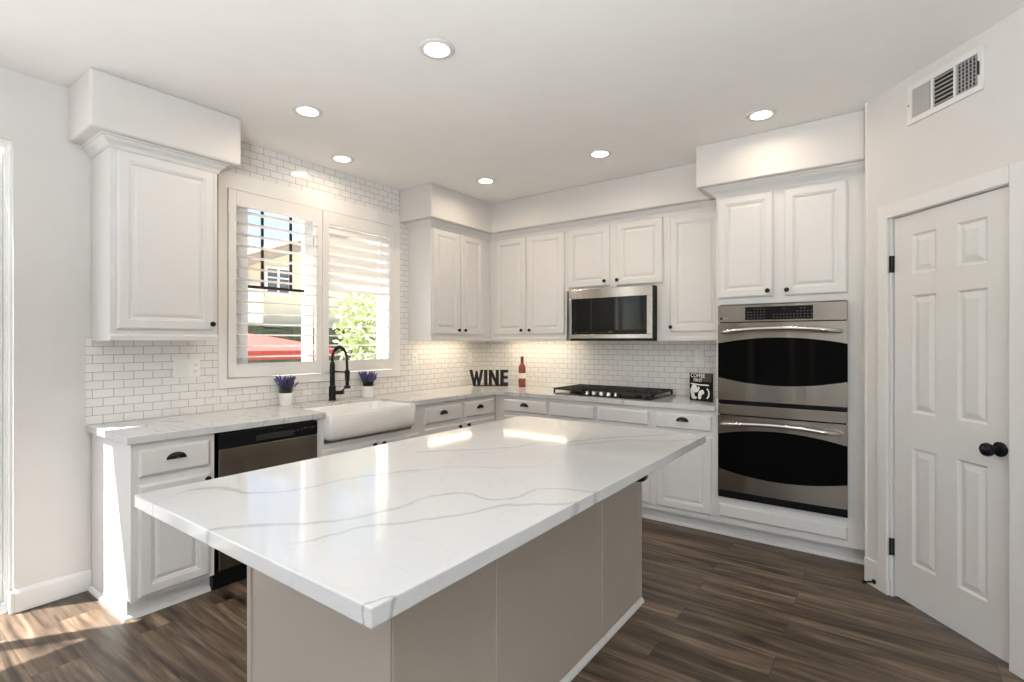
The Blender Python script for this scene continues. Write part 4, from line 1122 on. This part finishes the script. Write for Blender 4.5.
hs = thing('neighbor_house', 'beige stucco house with a sloped roof seen through the left shutter', 'house', (-9, 3, -0.9), 'W')
HX = -8.0
roofz = lambda y: 3.28 + 0.40 * (y - 1.376)
mb = MB(); mb.extr([(0.2, -0.9), (7.0, -0.9), (7.0, roofz(4.2) - 0.1 - 0.40 * 2.8), (4.2, roofz(4.2) - 0.12), (0.2, roofz(0.2) - 0.12)], 'x', HX - 6, HX); mb.build('wall', M['stucco'], hs)
mb = MB(); mb.extr([(-0.2, roofz(-0.2) - 0.10), (4.2, roofz(4.2) - 0.10), (4.2, roofz(4.2) + 0.06), (-0.2, roofz(-0.2) + 0.06)], 'x', HX - 6, HX + 0.35); mb.build('roof', M['roof'], hs)
mb = MB(); mb.extr([(-0.2, roofz(-0.2) - 0.20), (4.2, roofz(4.2) - 0.20), (4.2, roofz(4.2) - 0.09), (-0.2, roofz(-0.2) - 0.09)], 'x', HX + 0.05, HX + 0.33); mb.build('fascia', M['fascia'], hs)
mb = MB()
wy0, wy1, wz0, wz1 = 1.80, 2.33, 2.48, 3.06
mb.box(HX, HX + 0.05, wy0 - 0.06, wy0, wz0 - 0.06, wz1 + 0.06); mb.box(HX, HX + 0.05, wy1, wy1 + 0.06, wz0 - 0.06, wz1 + 0.06); mb.box(HX, HX + 0.05, wy0, wy1, wz0 - 0.06, wz0); mb.box(HX, HX + 0.05, wy0, wy1, wz1, wz1 + 0.06)
mb.box(HX, HX + 0.05, (wy0 + wy1) / 2 - 0.025, (wy0 + wy1) / 2 + 0.025, wz0, wz1); mb.box(HX, HX + 0.05, wy0, wy1, 2.84, 2.875)
wf = mb.build('window', M['vinyl'], hs)
MB().box(HX + 0.005, HX + 0.02, wy0, wy1, wz0, wz1).build('pane', M['darkglass'], wf)
mb = MB(); mb.box(HX + 0.01, HX + 0.5, 0.5, 1.46, 1.78, 2.60); mb.build('bay', M['stucco_white'], hs)

hd = MB()
bmh = hd.bm
rs = random.Random(5)
hd.box(-7.93, -7.60, -1.5, 6.0, -0.9, 1.66)
bmesh.ops.subdivide_edges(bmh, edges=bmh.edges[:], cuts=24, use_grid_fill=True)
for v in bmh.verts: v.co += Vector((rs.uniform(-1, 1), rs.uniform(-1, 1), rs.uniform(-1, 1))) * 0.05
hg = hd.build('hedge', M['hedge'], None)
tag(hg, 'dark clipped hedge behind the red umbrella outside the window', 'hedge')

um = thing('patio_umbrella', 'open red patio umbrella seen low through the left shutter', 'umbrella', (-4.2, -0.62, -0.9), 'W')
ux, uy, ut = -4.2, -0.55, 1.50
mb = MB(); vd = MB()
n = 8; RU = 1.28
pts = [(ux + RU * math.cos(2 * PI * k / n + 0.2), uy + RU * math.sin(2 * PI * k / n + 0.2)) for k in range(n)]
for k in range(n):
    a, b_ = pts[k], pts[(k + 1) % n]
    seg_ = 5; prev = None
    for q in range(seg_ + 1):
        s_ = q / seg_; z = ut - 0.20 * s_ - 0.05 * s_ * s_
        A = Vector((ux + (a[0] - ux) * s_, uy + (a[1] - uy) * s_, z)); B = Vector((ux + (b_[0] - ux) * s_, uy + (b_[1] - uy) * s_, z))
        if prev: mb.face([prev[0], A, B, prev[1]]) if q > 1 else mb.face([prev[0], A, B])
        prev = (A, B)
    vd.face([(a[0], a[1], ut - 0.25), (b_[0], b_[1], ut - 0.25), (b_[0], b_[1], ut - 0.37), (a[0], a[1], ut - 0.37)])
bmesh.ops.remove_doubles(mb.bm, verts=mb.bm.verts, dist=1e-5)
for name, m_, mat_ in (('canopy', mb, 'umbrella'), ('valance', vd, 'umbrella_dark')):
    o = m_.build(name, M[mat_], um); md = o.modifiers.new('solid', 'SOLIDIFY'); md.thickness = 0.006
MB().lathe([(0.025, -0.9), (0.025, ut - 0.02)], (ux, uy, 0), 12).build('pole', M['fascia'], um)
MB().lathe([(0.02, ut - 0.01), (0.035, ut + 0.03), (0.01, ut + 0.07)], (ux, uy, 0), 12).build('finial', M['white_ink'], um)
MB().lathe([(0.28, -0.9), (0.28, -0.84), (0.05, -0.80)], (ux, uy, 0), 20).build('base', M['fascia'], um)

def tree(x, y, zc, r, label, seed, nleaf=5200):
    t = thing('garden_tree', label, 'tree', (x, y, -0.9), 'W')
    rs = random.Random(seed)
    mb = MB(); mb.tube([(x, y, -0.9), (x + 0.05, y, 0.2), (x - 0.04, y + 0.05, zc)], [0.14, 0.10, 0.05], 10)
    for k in range(6):
        a = k * 1.05; mb.tube([(x, y, zc - r * 0.6), (x + r * 0.6 * math.cos(a), y + r * 0.6 * math.sin(a), zc + r * 0.2)], [0.05, 0.015], 6)
    mb.build('trunk', M['bark'], t)
    mb = MB()
    for i in range(nleaf):
        d = Vector((rs.gauss(0, 1), rs.gauss(0, 1), rs.gauss(0, 1))).normalized()
        rad = r * (0.55 + 0.45 * rs.random() ** 0.5) * (0.85 + 0.2 * math.sin(5 * d.x + 3 * d.z) * math.cos(4 * d.y))
        p = Vector((x, y, zc)) + Vector((d.x, d.y, d.z * 1.15)) * rad
        u_ = Vector((rs.gauss(0, 1), rs.gauss(0, 1), rs.gauss(0, 1))).normalized(); w_ = u_.orthogonal().normalized(); s_ = 0.05 + 0.05 * rs.random()
        mb.face([p - u_ * s_, p + w_ * s_ * 0.5, p + u_ * s_, p - w_ * s_ * 0.5])
    mb.build('crown', M['leaf'], t)
tree(-4.7, 2.95, 1.45, 1.35, 'pale green leafy tree outside behind the right shutter', 4)

# tidy: the build origin is not a property of the scene
for o in bpy.data.objects:
    if '_org' in o: del o['_org']
